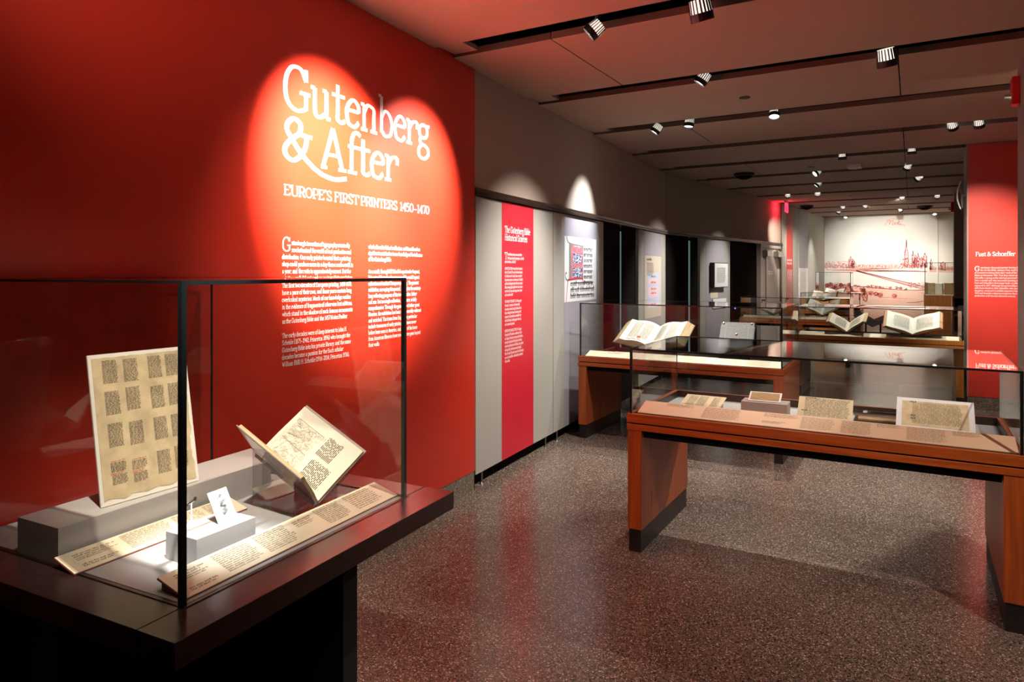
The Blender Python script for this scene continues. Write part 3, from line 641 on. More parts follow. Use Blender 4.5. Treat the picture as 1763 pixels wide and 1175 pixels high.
B(.0, LX-.08, LY-.03, LY, .0, .728).build('back_panel', 'void', A)
glasscase(A, I0-.015, LX-I0+.0, I0-.006, LY-.005, .79, 1.579, .0135, .006)
# ------------------------------------------------------------ things in the cases
def rectM(G, az, el):
    a = Vector((math.cos(az), math.sin(az), 0)); b = Vector((-math.sin(az)*math.cos(el), math.cos(az)*math.cos(el), math.sin(el))); n = a.cross(b)
    return Matrix(((a.x, b.x, n.x, G[0]), (a.y, b.y, n.y, G[1]), (a.z, b.z, n.z, G[2]), (0, 0, 0, 1)))
def zmap(e): return lambda x, y: (x, y, e)
def root_m(name, mw, label, cat, group=None):
    o = bpy.data.objects.new(name, None); C.objects.link(o); o.empty_display_size = .05; o.matrix_world = mw; return tag(o, label, cat, group)
def wedge(r, w, h, el, drop, m='labele', name='wedge_support', ins=.01):
    """support from the tilted sheet down to the level it stands on (drop below the lower edge)"""
    c, s = math.cos(el), math.sin(el); d = Vector((c, -s)); dn = Vector((-s, -c))
    p0 = Vector((0, -.001)); p1 = Vector((h*.97, -.001)); f0 = dn*drop; f1 = d*(h*.97*c)+dn*drop
    pts = [tuple(p0), tuple(p1), tuple(f1), tuple(f0)] if drop > .002 else [tuple(p0), tuple(p1), tuple(f1)]
    return MB().extrude(pts, ins, w-ins, 0, 'x').build(name, m, r)
def label_strip(lab, G, az, el, w, h, cols, card='label', drop=.002, seed=1, rows=9, ink='ink', parent=None):
    r = root_m('label_strip', rectM(G, az, el), lab, 'label')
    B(0, w, 0, h, 0, .003).build('card', card, r); B(-.0005, w+.0005, -.0005, h+.001, -.0035, -.0003).build('backing', 'labele', r)
    wedge(r, w, h, el, drop, 'bronze')
    mb = MB(); k = seed
    for (a0, a1, b0, n, big) in cols:
        if big: greek(mb, zmap(.0034), a0, a1, b0, 2, .0085, .0042, 0, seed=k, wl=(3, 6)); greek(mb, zmap(.0034), a0, a1, b0-.0175, n, .0075, .0032, 0, seed=k+9)
        else: greek(mb, zmap(.0034), a0, a1, b0, n, (b0-.008)/max(n, 1), .0036, 0, seed=k)
        k += 1
    mb.build('label_print', ink, r); return r
# inside case A
m = MB().prism([(.0, .0), (.726, .0), (.80, .03), (.862, .205), (.0, .195)], 0, .104)
tag(m.build('riser_block', 'riser', loc=aw(.125, .638, .7895), rz=AZ), 'long grey riser block carrying the tall leaf under the title', 'riser')
lf = root_m('manuscript_leaf', rectM((-2.094, 1.158, .8955), 1.553, 1.395), 'tall mounted parchment leaf with sixteen text blocks leaning on the grey riser', 'manuscript')
B(0, .322, 0, .457, -.006, 0).build('mount_board', 'board', lf)
m = MB(); n = 26; e_ = []
r = random.Random(3)
for i in range(n): e_.append((.010+.302*i/(n-1), .014+r.uniform(-.002, .003)+.004*math.sin(i)))
for i in range(n): e_.append((.312+r.uniform(-.003, .001)-(.006 if 3 < i < 9 else 0), .016+.427*i/(n-1)))
for i in range(n): e_.append((.312-.302*i/(n-1), .445+r.uniform(-.001, .001)))
for i in range(n): e_.append((.010, .445-.427*i/(n-1)))
m.prism(e_, .0004, .0012); m.build('parchment', 'manila', lf)
m = MB()
for ci, cxx in enumerate((.040, .105, .185, .245)):
    for ri, ry in enumerate((.432, .338, .235, .125)):
        nr = 22; sc = r.uniform(-.004, .004)
        if (ci, ri) in ((0, 3), (1, 3)):
            greek(m, zmap(.0014), cxx, cxx+.048, ry+sc-.004, 1, .003, .0024, 1, seed=ri*4+ci, short=1)
            greek(m, zmap(.0014), cxx-.002, cxx+.048, ry+sc-.009, 9, .0033, .0022, 0, seed=ri*4+ci+50, wl=(3, 7))
            greek(m, zmap(.0014), cxx-.004, cxx+.04, ry+sc-.040, 2, .0033, .0022, 1, seed=ri+9)
            greek(m, zmap(.0014), cxx, cxx+.048, ry+sc-.047, 9, .0033, .0022, 0, seed=ri*4+ci+70, wl=(3, 7))
        else: greek(m, zmap(.0014), cxx, cxx+.047, ry+sc, nr, .0033, .0022, 0, seed=ri*4+ci+20, wl=(3, 7), short=1)
m.ribbon(_cm([(.128, .408), (.136, .424), (.141, .420)], 4), .0012, .0012, zmap(.0014), 1)
m.build('handwriting', ['inkb', 'inkr'], lf)
greekcols = lambda L: L
label_strip('cream label strip lying in front of the grey riser block in the black case', (-1.932, .998, .7925), 1.625, .28, .577, .095, [(.035, .16, .072, 2, True), (.035, .14, .022, 0, True), (.175, .33, .082, 10, False), (.345, .45, .082, 10, False), (.46, .55, .082, 9, False)], seed=3)
label_strip('long cream label strip along the aisle side inside the black case', (-1.549, 1.06, .7925), 1.642, .302, .883, .108, [(.03, .13, .085, 2, True), (.03, .12, .022, 0, True), (.15, .28, .095, 11, False), (.295, .42, .095, 11, False), (.445, .53, .085, 2, True), (.545, .665, .095, 11, False), (.69, .83, .095, 9, False)], seed=13)
tag(MB().prism([(0, 0), (.20, 0), (.20, .132), (0, .132)], 0, .078).build('riser_block', 'riser', loc=(-1.693, 1.192, .7895), rz=1.60), 'small brightly lit grey block with a card and a metal stand on it', 'riser')
cd = root_m('photo_card', rectM((-1.74, 1.296, .8692), 1.686, 1.079), 'small white photograph card propped on the bright block', 'card')
B(0, .070, 0, .094, -.0015, 0).build('card', 'white', cd)
m = MB(); r = random.Random(8)
for k in range(60):
    u = .036+r.gauss(0, .006); v = r.uniform(.018, .078); m.rect(zmap(.0004), u-.004, v-.002, u+.004, v+.002)
m.build('photo_print', mat('faint_grey_print', (.33, .35, .39), .6), cd)
wedge(cd, .070, .094, 1.079, 0, 'acry', 'strut', .03)
st_ = empty('metal_stand', (-1.82, 1.265, .8677), 0, 'tiny steel pin stand holding a piece of metal type on the bright block', 'stand')
m = MB(); m.cyl((0, 0, 0), (0, 0, .004), .009); m.cyl((0, 0, .004), (0, 0, .058), .0022, n=8); m.build('pole', 'frame', st_)
m = MB(); m.cyl((-.006, -.006, .056), (.004, .008, .066), .0035, n=8); m.cyl((.004, .008, .064), (.005, .009, .074), .005, .004, n=8); m.cyl((-.004, -.008, .052), (-.007, -.011, .058), .003, n=8); m.build('clamp', 'steel', st_)
def bookM(G, az, el):
    u = Vector((math.cos(el)*math.cos(az), math.cos(el)*math.sin(az), math.sin(el))); s = Vector((math.sin(az), -math.cos(az), 0)); n = s.cross(u)
    return Matrix(((s.x, u.x, n.x, G[0]), (s.y, u.y, n.y, G[1]), (s.z, u.z, n.z, G[2]), (0, 0, 0, 1)))
def open_book(label, G, az, el, L, al, ar, w, th, page='paper', cov='cover', arch=.012, prints=None, seed=1, ct=.004, fan=.004):
    """lying open: local x across the spread, y from tail to head, z up out of the gutter"""
    r = root_m('open_book', bookM(G, az, el), label, 'book')
    maps = []
    for sgn, a in ((1, ar), (-1, al)):
        c, s_ = math.cos(a), math.sin(a)
        def P(t, off, c=c, s_=s_, sgn=sgn):  # t 0..1 gutter->fore edge, off above the straight page line
            q = t*w; h_ = arch*math.sin(min(1, t*1.25)*math.pi)*(1-t*.4)+off
            return (sgn*(q*c-h_*s_), q*s_+h_*c)
        n = 10; top = [P(i/n, 0) for i in range(n+1)]
        bot = [P(i/n, -(th*(.55+.45*min(1, i/n*2.2)))-arch*math.sin(min(1, i/n*1.25)*math.pi)*(1-i/n*.4)) for i in range(n, -1, -1)]
        # leaves fan slightly at the fore edge
        bot[0] = (bot[0][0]+sgn*fan*c, bot[0][1]+fan*s_)
        k = MB(); N_ = len(top); prof = top+bot
        k.v = [(x, 0, z) for x, z in prof]+[(x, L, z) for x, z in prof]; K = len(prof)
        for i in range(K):
            j = (i+1) % K; f_ = (i, j, K+j, K+i) if sgn < 0 else (j, i, K+i, K+j)
            k.f.append(f_); k.m.append(0 if i < N_-1 else 1)
        for i in range(n):
            a_, b_ = i, i+1; c_, d_ = K-1-(i+1), K-1-i
            f1 = (a_, b_, c_, d_) if sgn > 0 else (d_, c_, b_, a_)
            k.f.append(f1); k.m.append(1); k.f.append(tuple(K+q for q in reversed(f1))); k.m.append(1)
        blk = k.build('page_block', [page, 'fore'], r)
        d0 = P(-.0, -th*.62-.001); d1 = P(1+(fan+.008)/w, -th-.001-arch*math.sin(min(1, (1+(fan+.008)/w)*1.25)*math.pi)*(1-(1+(fan+.008)/w)*.4))
        nx, nz = -sgn*s_, c
        cvr = [(d0[0], d0[1]), (d1[0], d1[1]), (d1[0]-nx*ct, d1[1]-nz*ct), (d0[0]-nx*ct, d0[1]-nz*ct)]
        if sgn < 0: cvr = cvr[::-1]
        MB().extrude(cvr, -.004, L+.004, 0, 'y').build('cover', cov, r)
        maps.append((lambda P: (lambda t, y, e=.0006: (P(t, e)[0], y, P(t, e)[1])))(P))
    z0 = -th*.62-.002
    MB().extrude([(-.02, z0+.012), (.02, z0+.012), (.014, z0-.006), (-.014, z0-.006)], 0, L, 0, 'y').build('spine', cov, r)
    if prints:
        m = MB(); prints(m, maps[0], maps[1], L, w); m.build('page_print', ['inkb', 'inkg', 'etch', 'inkr', 'cover'], r)
    return r
def pg(m, mp, t0, t1, y0, y1, rows, mi, seed, left=False):
    """rows of print; t runs from the gutter"""
    if left: f_ = lambda a, b: mp(1-a, b)
    else: f_ = lambda a, b: mp(a, b)
    r = random.Random(seed); p = (y1-y0)/rows
    for i in range(rows):
        y = y1-(i+1)*p; x = t0; end = t1-r.random()*.03
        while x < end:
            l = min(r.uniform(.03, .11), end-x)
            n = max(1, int(l/.05)); 
            for q in range(n): m.quad(f_(x+l*q/n, y), f_(x+l*(q+1)/n, y), f_(x+l*(q+1)/n, y+p*.5), f_(x+l*q/n, y+p*.5), mi)
            x += l+.018
# open book in the black case
def prA(m, R_, L_, L, w):
    r = random.Random(2)
    def ln(P_, wd=.0008, c=2, n=3): m.ribbon(_cm([(a*w, b*L) for a, b in P_], n), wd, wd, lambda x, y: R_(x/w, y), c)
    for L1 in ([(.06, .46), (.06, .93)], [(.06, .93), (.80, .93)], [(.80, .93), (.80, .50)], [(.80, .50), (.06, .50)], [(.40, .52), (.42, .93)], [(.06, .47), (.80, .47)]): ln(L1, .0012, 0, 1)
    for k in range(420):
        a = r.uniform(.09, .78); b = r.uniform(.52, .91); t = r.uniform(0, 6.3); l = r.uniform(.03, .09)
        ln([(a, b), (min(.79, max(.07, a+l*.5*math.cos(t)+.01)), min(.92, max(.51, b+l*.5*math.sin(t)))), (min(.79, max(.07, a+l*math.cos(t))), min(.92, max(.51, b+l*math.sin(t)+.01)))], .0007)
    for k in range(9): ln([(.50, .90-.0*k), (.62, .84-.03*k), (.78, .62+.02*k)], .0008)
    pg(m, R_, .10, .46, .12*L, .42*L, 15, 0, 5); pg(m, R_, .52, .88, .22*L, .45*L, 12, 0, 6)
    pg(m, L_, .1, .85, .1*L, .9*L, 30, 0, 7)
open_book('open printed book with a woodcut, held up in a clear V cradle', (-1.766, 1.706, .812), 3.25, .491, .299, .788, .827, .222, .010, cov='covert', prints=prA, arch=.004, ct=.003, fan=.003)
cr = root_m('book_cradle', bookM((-1.766, 1.706, .795), 3.25, .491), 'clear acrylic V cradle under the book in the black case', 'book cradle')
for sgn, a in ((1, .827), (-1, .788)):
    c, s_ = math.cos(a), math.sin(a); p = [(0, 0), (sgn*.222*c, .222*s_), (sgn*.222*c+sgn*.003*s_, .222*s_-.003*c), (sgn*.004*s_, -.004*c)]
    if sgn < 0: p = p[::-1]
    MB().extrude(p, -.006, .29, 0, 'y').build('acrylic_plate', 'acry', cr)
r3 = lambda P_: [tuple(cr.matrix_world.inverted() @ Vector(q)) for q in P_]
m = MB(); m.hexa(r3([(-1.79, 1.622, .7905), (-1.79, 1.626, .7905), (-1.99, 1.622, .7905), (-1.99, 1.618, .7905), (-1.79, 1.622, .90), (-1.79, 1.626, .90), (-1.99, 1.622, .985), (-1.99, 1.618, .985)])); m.build('acrylic_side', 'acry', cr)
m = MB(); m.hexa(r3([(-1.77, 1.80, .7905), (-1.77, 1.804, .7905), (-1.97, 1.80, .7905), (-1.97, 1.796, .7905), (-1.77, 1.80, .90), (-1.77, 1.804, .90), (-1.97, 1.80, .985), (-1.97, 1.796, .985)])); m.build('acrylic_side', 'acry', cr)
m = MB(); m.hexa(r3([(-1.76, 1.62, .7902), (-1.76, 1.81, .7902), (-1.98, 1.81, .7902), (-1.98, 1.61, .7902), (-1.76, 1.62, .794), (-1.76, 1.81, .794), (-1.98, 1.81, .794), (-1.98, 1.61, .794)])); m.build('acrylic_base', 'acry', cr)
# nearest cherry case
DK = .747
label_strip('long peach label strip along the front of the nearest cherry wood case', (-1.377, 3.805, .788), -.004, .30, 1.785, .150, [(.14, .30, .135, 2, True), (.36, .56, .135, 14, False), (.68, .86, .135, 3, True), (.68, .80, .05, 1, True), (.87, 1.03, .135, 14, False), (.02+1.04, 1.20, .135, 14, False), (.0+1.22, 1.33, .135, 2, True), (1.35, 1.52, .135, 14, False), (1.54, 1.66, .135, 3, True)], 'labelp', drop=.035, seed=40)
def sheet(lab, G, az, el, w, h, mt, drop, board=None, bw=.012, printer=None, name='document', cat='document', dm='mauve', th=.004):
    r = root_m(name, rectM(G, az, el), lab, cat)
    if board:
        B(0, w, 0, h, -.004, 0).build('mount_board', board, r); B(bw, w-bw, bw, h-bw, .0003, .0014).build('sheet', mt, r)
    else: B(0, w, 0, h, -.003, 0.0).build('sheet', mt, r)
    wedge(r, w, h, el, drop, dm, 'support', .02)
    if printer: m = MB(); printer(m, w, h); m.build('page_print', ['inkb', 'inkg', 'inkd'], r)
    return r
def p1_(m, w, h):
    e = zmap(.0006); greek(m, e, .03, .085, h-.02, 20, (h-.035)/20, .004, 2, seed=1, short=1); greek(m, e, .092, .15, h-.02, 20, (h-.035)/20, .004, 2, seed=2, short=1); greek(m, e, .178, .225, h-.02, 20, (h-.035)/20, .004, 2, seed=3, short=1)
def p3_(m, w, h):
    e = zmap(.0006); greek(m, e, .035, w-.012, h-.014, 15, (h-.02)/15, .005, 2, seed=4, short=1); greek(m, e, .035, .12, h-.01, 1, .01, .005, 0, seed=5)
    greek(m, e, .02, .06, .045, 1, .01, .007, 0, seed=5, short=1)
def p4_(m, w, h):
    e = zmap(.0018); greek(m, e, .075, w-.05, h-.045, 22, (h-.085)/22, .005, 2, seed=6, short=1); greek(m, e, .062, .10, h-.038, 1, .01, .008, 0, seed=7, short=1)
    for y in (.10, .078): greek(m, e, .068, .10, y, 1, .01, .008, 0, seed=8, short=1)
sheet('cream printed leaf at the left end of the nearest cherry wood case', (-1.258, 4.211, .772), -.023, .23, .247, .193, 'cream2', .022, printer=p1_)
bx = tag(B(0, .255, 0, .135, 0, .095).build('riser_block', 'mauve', loc=(-.874, 4.172, DK+.0005), rz=.03), 'mauve riser block in the nearest cherry wood case', 'riser')
sheet('little brown fragment in a white mount lying on the mauve riser block', (-.840, 4.205, .8475), .03, .42, .178, .095, 'browndoc', .001, 'frame', .009)
sheet('cream document propped up in the middle of the nearest cherry wood case', (-.576, 4.231, .773), -.011, .799, .285, .143, 'cream2', .022, printer=p3_)
sheet('brown parchment document in a wide white frame, right in the nearest cherry wood case', (-.08, 4.198, .773), -.015, .559, .356, .247, 'manila', .022, 'frame', .026, printer=p4_, name='framed_document')
tb = empty('document_tray', (-.295, 4.40, DK+.001), 0, 'clear tray with a flat brown document between the middle and the framed document', 'tray')
B(.0, .24, 0, .17, 0, .004).build('base', 'bronze', tb); B(.02, .22, .02, .15, .004, .012).build('document', 'browndoc', tb); B(-.004, .244, -.004, .174, .03, .034).build('acrylic_lid', 'acry', tb)
# tall-glass case: bible, bound book, labels
def prB(m, R_, L_, L, w):
    for mp, lf_ in ((R_, 0), (L_, 1)):
        for a, b in ((.16, .46), (.53, .83)) if lf_ else ((.14, .44), (.51, .81)): pg(m, mp, a, b, .16*L, .90*L, 40, 1, 5+lf_)
    r = random.Random(4)
    for k in range(26): a = .18+.04*k/2; b = .06+.06*math.sin(k*.7)*.4; m.quad(*[L_(1-(a+da), (b+db)*L, .0012) for da, db in ((0, 0), (.018, 0), (.018, .025), (0, .025))], r.choice([0, 0, 3]))
    for k in range(9): m.quad(*[L_(1-(.485+da), (.2+k*.035+db)*L, .0012) for da, db in ((0, 0), (.02, 0), (.02, .02), (0, .02))], r.choice([0, 3]))
    m.quad(*[L_(1-(.52+da), (.14+db)*L, .0014) for da, db in ((0, 0), (.12, 0), (.12, .1), (0, .1))], 3)
open_book('large thick open bible with two print columns on each page in the taller glass box', (-2.205, 6.385, .885), 1.589, .396, .43, .255, .242, .292, .060, 'paperw', 'cover', .030, prB, fan=.055)
def cradle(lab, G, az, el, w, L, al, ar, deck, gap, group=None):
    r = root_m('book_cradle', bookM(G, az, el), lab, 'book cradle', group)
    for sgn, a in ((1, ar), (-1, al)):
        c, s_ = math.cos(a), math.sin(a); t = .006
        p = [(0, -gap), (sgn*w*c+sgn*gap*s_*0, w*s_-gap), (sgn*w*c+sgn*t*s_, w*s_-gap-t*c), (sgn*t*s_*0, -gap-t)]
        if sgn < 0: p = p[::-1]
        MB().extrude(p, L*.06, L*.94, 0, 'y').build('cradle_plate', 'black', r)
    inv = r.matrix_world.inverted(); u = r.matrix_world.to_3x3() @ Vector((0, 1, 0))
    for t in (.25, .75):
        for sx in (-.35, .35):
            a_ = ar if sx > 0 else al
            top = r.matrix_world @ Vector((sx*w*math.cos(a_)*1.2, L*t, abs(sx)*w*math.sin(a_)*1.2-gap-.008))
            bot = inv @ Vector((top.x, top.y, deck)); MB().cyl(tuple(bot), tuple(inv @ top), .006, n=8).build('support_rod', 'black', r)
    return r
cradle('dark cradle under the large open bible', (-2.205, 6.385, .885), 1.589, .396, .33, .43, .255, .242, DK, .058)
bd = root_m('bound_book', rectM((-1.525, 6.305, .925), .102, .677), 'closed book in patterned leather with brass corner bosses, propped right of the bible', 'book')
B(0, .295, 0, .335, -.006, 0).build('front_cover', 'leather', bd, bevel=.002); B(.004, .288, .004, .331, -.05, -.0065).build('page_block', 'fore', bd); B(0, .295, 0, .335, -.057, -.051).build('back_cover', 'leather', bd)
for x, y in ((.022, .315), (.272, .315), (.148, .17), (.022, .022), (.272, .022)): MB().cyl((x, y, 0), (x, y, .012), .013, .005, n=12).build('brass_boss', 'brass', bd)
m = MB()
for a in (.05, .245): m.box(a-.002, a+.002, .03, .305, 0, .0012)
for b in (.05, .285): m.box(.03, .265, b-.002, b+.002, 0, .0012)
r = random.Random(5)
for k in range(90): x = r.uniform(.03, .26); y = r.uniform(.03, .3); m.box(x, x+.006, y, y+.003, 0, .001)
m.build('tooling', 'tool', bd)
inv = bd.matrix_world.inverted(); m = MB()
P_ = [(-1.53, 6.30), (-1.235, 6.33), (-1.26, 6.58), (-1.555, 6.55)]
m.hexa([inv @ Vector((x, y, DK)) for x, y in P_]+[inv @ Vector((x, y, z)) for (x, y), z in zip(P_, (.865, .865, 1.06, 1.06))]); 
sd = empty('book_stand', (-1.53, 6.30, DK), .102, 'black wedge stand under the patterned leather book', 'stand')
MB().extrude([(0.01, 0), (.27, 0), (.27, .32), (.01, .112)], .01, .285, 0, 'x').build('wedge_body', 'black', sd)
label_strip('long cream label strip in the case with the big open bible', (-2.745, 6.125, .788), 0, .35, 1.79, .12, [(.2, .36, .10, 2, True), (.42, .6, .10, 9, False), (.75, .9, .10, 2, True), (.95, 1.15, .10, 9, False), (1.3, 1.45, .10, 2, True), (1.5, 1.7, .10, 9, False)], 'label', drop=.03, seed=60)
tag(B(0, .5, 0, .02, 0, .012).build('acrylic_bar', 'acry', loc=(-2.6, 6.75, DK+.001)), 'thin clear bar lying behind the big open bible', 'bar')
# case by the pillar
def prC(m, R_, L_, L, w):
    pg(m, R_, .15, .78, .16*L, .84*L, 24, 1, 3); pg(m, L_, .15, .75, .16*L, .86*L, 24, 1, 4)
open_book('smaller open book in a steep V, left of two in the case by the pillar', (-.73, 9.704, .845), 1.507, .345, .289, .607, .678, .240, .030, 'paper', 'cover', .008, prC, fan=.026)
open_book('larger open book with red cover edge, right of two in the case by the pillar', (-.007, 9.663, .848), 1.538, .506, .36, .38, .38, .300, .030, 'paperw', 'coverr', .014, prC, fan=.022)
cradle('black cradle under the smaller open book in the case by the pillar', (-.73, 9.704, .83), 1.507, .345, .24, .28, .607, .678, DK, .03)
cradle('black cradle under the larger open book in the case by the pillar', (-.007, 9.663, .833), 1.538, .506, .30, .35, .38, .38, DK, .03)
cradle('empty looking black cradle standing between two open books', (-.46, 10.10, .88), 1.5, .5, .24, .22, .6, .5, DK, .0)
label_strip('long cream label strip in the case by the orange-red pillar', (-1.285, 9.645, .788), 0, .35, 1.755, .115, [(.2, .36, .10, 2, True), (.5, .7, .10, 9, False), (1.0, 1.15, .10, 2, True), (1.3, 1.5, .10, 9, False)], 'label', drop=.03, seed=80)
for k, x in enumerate((-1.0, -.62, .18)):
    tag(B(0, .3, 0, .16, 0, .028).build('riser_plate', 'riser' if k != 2 else 'black', loc=(x, 10.18+.05*(k == 2), DK+.0005)), ['grey riser plate at the far left of the case by the pillar', 'grey riser plate behind the smaller open book', 'black riser plate behind the larger open book'][k], 'riser')
# case before the door
open_book('open book in a steep V, left in the case before the grey door', (-2.16, 12.98, .868), 1.55, .35, .30, .45, .45, .25, .03, 'paper', 'cover', .008, prC)
open_book('open book with pale pages, right in the case before the grey door', (-1.36, 12.98, .862), 1.5, .45, .34, .55, .55, .28, .03, 'paperw', 'cover', .01, prC)
cradle('black cradle of the left book before the grey door', (-2.16, 12.98, .853), 1.55, .35, .23, .29, .45, .45, DK, .03)
cradle('black cradle of the right book before the grey door', (-1.36, 12.98, .847), 1.5, .45, .25, .33, .55, .55, DK, .03)
label_strip('long label strip in the case before the grey door', (-2.65, 12.80, .788), 0, .35, 1.70, .11, [(.5, .7, .10, 9, False)], 'label', drop=.03, seed=90)
open_book('open book raised high in the far case by the left back corner', (-1.69, 16.45, .99), 1.5, .5, .30, .3, .3, .25, .03, 'paperw', 'cover', .02, prC)
cradle('tall black cradle in the far case by the left back corner', (-1.69, 16.45, .975), 1.5, .5, .23, .29, .3, .3, DK, .03)
open_book('open book in the tall square case before the mural', (-1.68, 18.6, 1.03), 1.5, .4, .28, .35, .35, .22, .02, 'paperw', 'cover', .015, prC)
# upright books in the right far case
for k, (x, rz_, h_, mt, lab) in enumerate(((.30, .25, .27, 'manila', 'brown upright book at the left in the tall case by the mural'), (.44, -.15, .26, 'fore', 'pale standing book in the middle of the tall case by the mural'), (.62, -.3, .27, 'browndoc', 'brown upright book at the right in the tall case by the mural'))):
    bk_ = empty('bound_book', (x, 18.72, 1.0825), rz_, lab, 'book')
    B(-.002, .002, 0, .2, 0, h_).build('cover', mt, bk_); B(.14, .144, 0, .2, 0, h_).build('cover', mt, bk_); B(.003, .139, .004, .19, .004, h_-.006).build('page_block', 'paperw' if k == 1 else mt, bk_)
# wooden shelf unit far right
sh = empty('shelf_unit', (.60, 14.45, 0), 0, 'narrow wooden shelf unit standing before the dark rear wall', 'shelf')
B(0, .03, 0, .4, 0, 1.17).build('side_panel', 'oak', sh); B(.30, .33, 0, .4, 0, 1.17).build('side_panel', 'oak', sh)
for z_ in (.10, .50, .82, 1.14): B(.03, .30, 0, .4, z_, z_+.025).build('shelf_board', 'oak', sh)
B(.03, .30, .38, .395, .1, 1.17).build('back_panel', 'black', sh)
tag(B(0, .08, 0, .16, 0, .16).build('storage_box', 'white', loc=(.70, 14.53, .846)), 'white box on the narrow wooden shelf unit', 'box')
# ------------------------------------------------------------ ceiling lamps
def fixture(p, aim, label, big=1., lens='lens', drop=.0):
    r = empty('spotlight', (p[0], p[1], H+.14), 0, label, 'spotlight', 'chrome spotlights set in the ceiling slots')
    c = Vector((0, 0, -.14-drop)); d = (Vector(aim)-Vector((p[0], p[1], H-drop))).normalized()
    MB().cyl((0, 0, 0), (0, 0, -.09-drop*.5), .012, n=8).build('stem', 'black', r)
    R_ = .050*big; a = c-d*.035*big; b = c+d*.045*big
    hd = MB().cyl(a, b, R_*.82, R_*.92, n=18).build('housing', 'glow', r)
    u = d.orthogonal().normalized(); w_ = d.cross(u); m = MB()
    for i in range(18):
        t = i*math.pi/9; q = u*math.cos(t)+w_*math.sin(t); m.cyl(a+q*R_*.86, b-d*.02+q*R_*.95, .0045*big, n=5)
    m.build('rib', 'chrome', hd)['kind'] = 'stuff'
    MB().cyl(b+d*.0005, b+d*.004, R_*.86, n=18).build('lens', lens, r)
    MB().tube(b-d*.022*big, b+d*.014*big, R_*1.03, .004).build('rim_ring', 'darkbox', r)
    return Vector((p[0], p[1], H-drop))+d*(.055*big)
LAMPS = [  # position, aim, label, power, cone, colour
 ((-1.634, 3.80), (-2.75, 3.47, 2.10), 'nearest left spotlight aimed at the right half of the title', 480, 49, NEUT),
 ((-1.014, 3.80), (-.7, 5.0, 0), 'ribbed spotlight in the nearest slot at the top edge of the view', 50, 60, NEUT),
 ((-1.378, 5.27), (-2.87, 5.05, 1.0), 'small spotlight in the second slot aimed at the red banner panel', 210, 66, NEUT),
 ((-.156, 5.27), (.2, 6.4, 0), 'large ribbed spotlight in the second slot near the ceiling seam', 50, 60, NEUT),
 ((-2.231, 6.75), (-2.97, 6.52, 2.0), 'brightest spotlight, leftmost in the third slot, aimed at the manuscript poster', 130, 52, COOL),
 ((-1.909, 6.75), (-2.1, 6.4, .8), 'second spotlight from the left in the third slot', 170, 58, NEUT),
 ((-1.114, 6.75), (-.98, 5.5, 0), 'rightmost spotlight of the third slot', 170, 66, NEUT),
 ((.339, 8.20), (.75, 9.65, 1.75), 'left one of the pair of spotlights near the orange-red pillar', 130, 54, WARM),
 ((.560, 8.20), (.95, 9.65, 1.2), 'right one of the pair of spotlights near the orange-red pillar', 90, 54, WARM),
 ((-.776, 9.68), (-.75, 9.9, .8), 'left spotlight of the fifth slot', 75, 44, NEUT),
 ((-.012, 9.68), (0.0, 9.85, .8), 'right spotlight of the fifth slot', 75, 44, NEUT),
 ((-1.228, 11.12), (-3.16, 9.5, 1.2), 'left spotlight of the sixth slot', 280, 44, NEUT),
 ((-.064, 11.12), (-1.4, 13.2, .3), 'right spotlight of the sixth slot', 110, 60, NEUT),
 ((-1.372, 12.55), (-2.98, 12.1, 1.2), 'left spotlight of the seventh slot', 130, 50, NEUT),
 ((.081, 12.55), (-2.4, 14.9, .9), 'right spotlight of the seventh slot', 170, 40, WARM),
 ((-2.081, 14.10), (-2.42, 16.5, 1.6), 'left spotlight of the eighth slot near the exit sign', 250, 46, WARM),
 ((-1.552, 14.10), (-2.3, 17.9, 1.5), 'right spotlight of the eighth slot', 380, 32, NEUT),
 ((-.188, 15.70), (-.65, 20.6, 2.05), 'left spotlight of the ninth slot', 420, 40, NEUT),
 ((.407, 15.70), (.3, 18.9, 1.0), 'right spotlight of the ninth slot', 70, 50, WARM),
 ((-1.378, 17.30), (-1.3, 20.6, 1.8), 'left spotlight of the tenth slot', 80, 50, NEUT),
 ((-.924, 17.30), (-.3, 20.6, 1.9), 'right spotlight of the tenth slot', 120, 56, WARM),
 ((-1.582, 18.72), (-2.2, 19.0, 1.4), 'left spotlight of the eleventh slot', 40, 60, NEUT),
 ((-.262, 18.72), (.4, 20.6, 1.2), 'right spotlight of the eleventh slot', 70, 60, WARM),
 ((-1.537, 20.20), (-1.7, 18.7, 1.0), 'left spotlight of the last slot before the mural', 40, 50, NEUT),
 ((.462, 20.20), (.6, 18.7, 1.1), 'right spotlight of the last slot before the mural', 110, 50, WARM),
]
for i, (p, aim, lab, W_, dg, col) in enumerate(LAMPS):
    q = fixture(p, aim, lab, 1.25 if i in (1, 3) else 1., 'lens' if i in (0, 2, 4, 7, 8, 19, 20, 21) else 'lensd', .03 if i in (0, 1, 3, 4) else .0)
    spot('spot_lamp', q, aim, W_*2.2, dg, 1., col, .02)
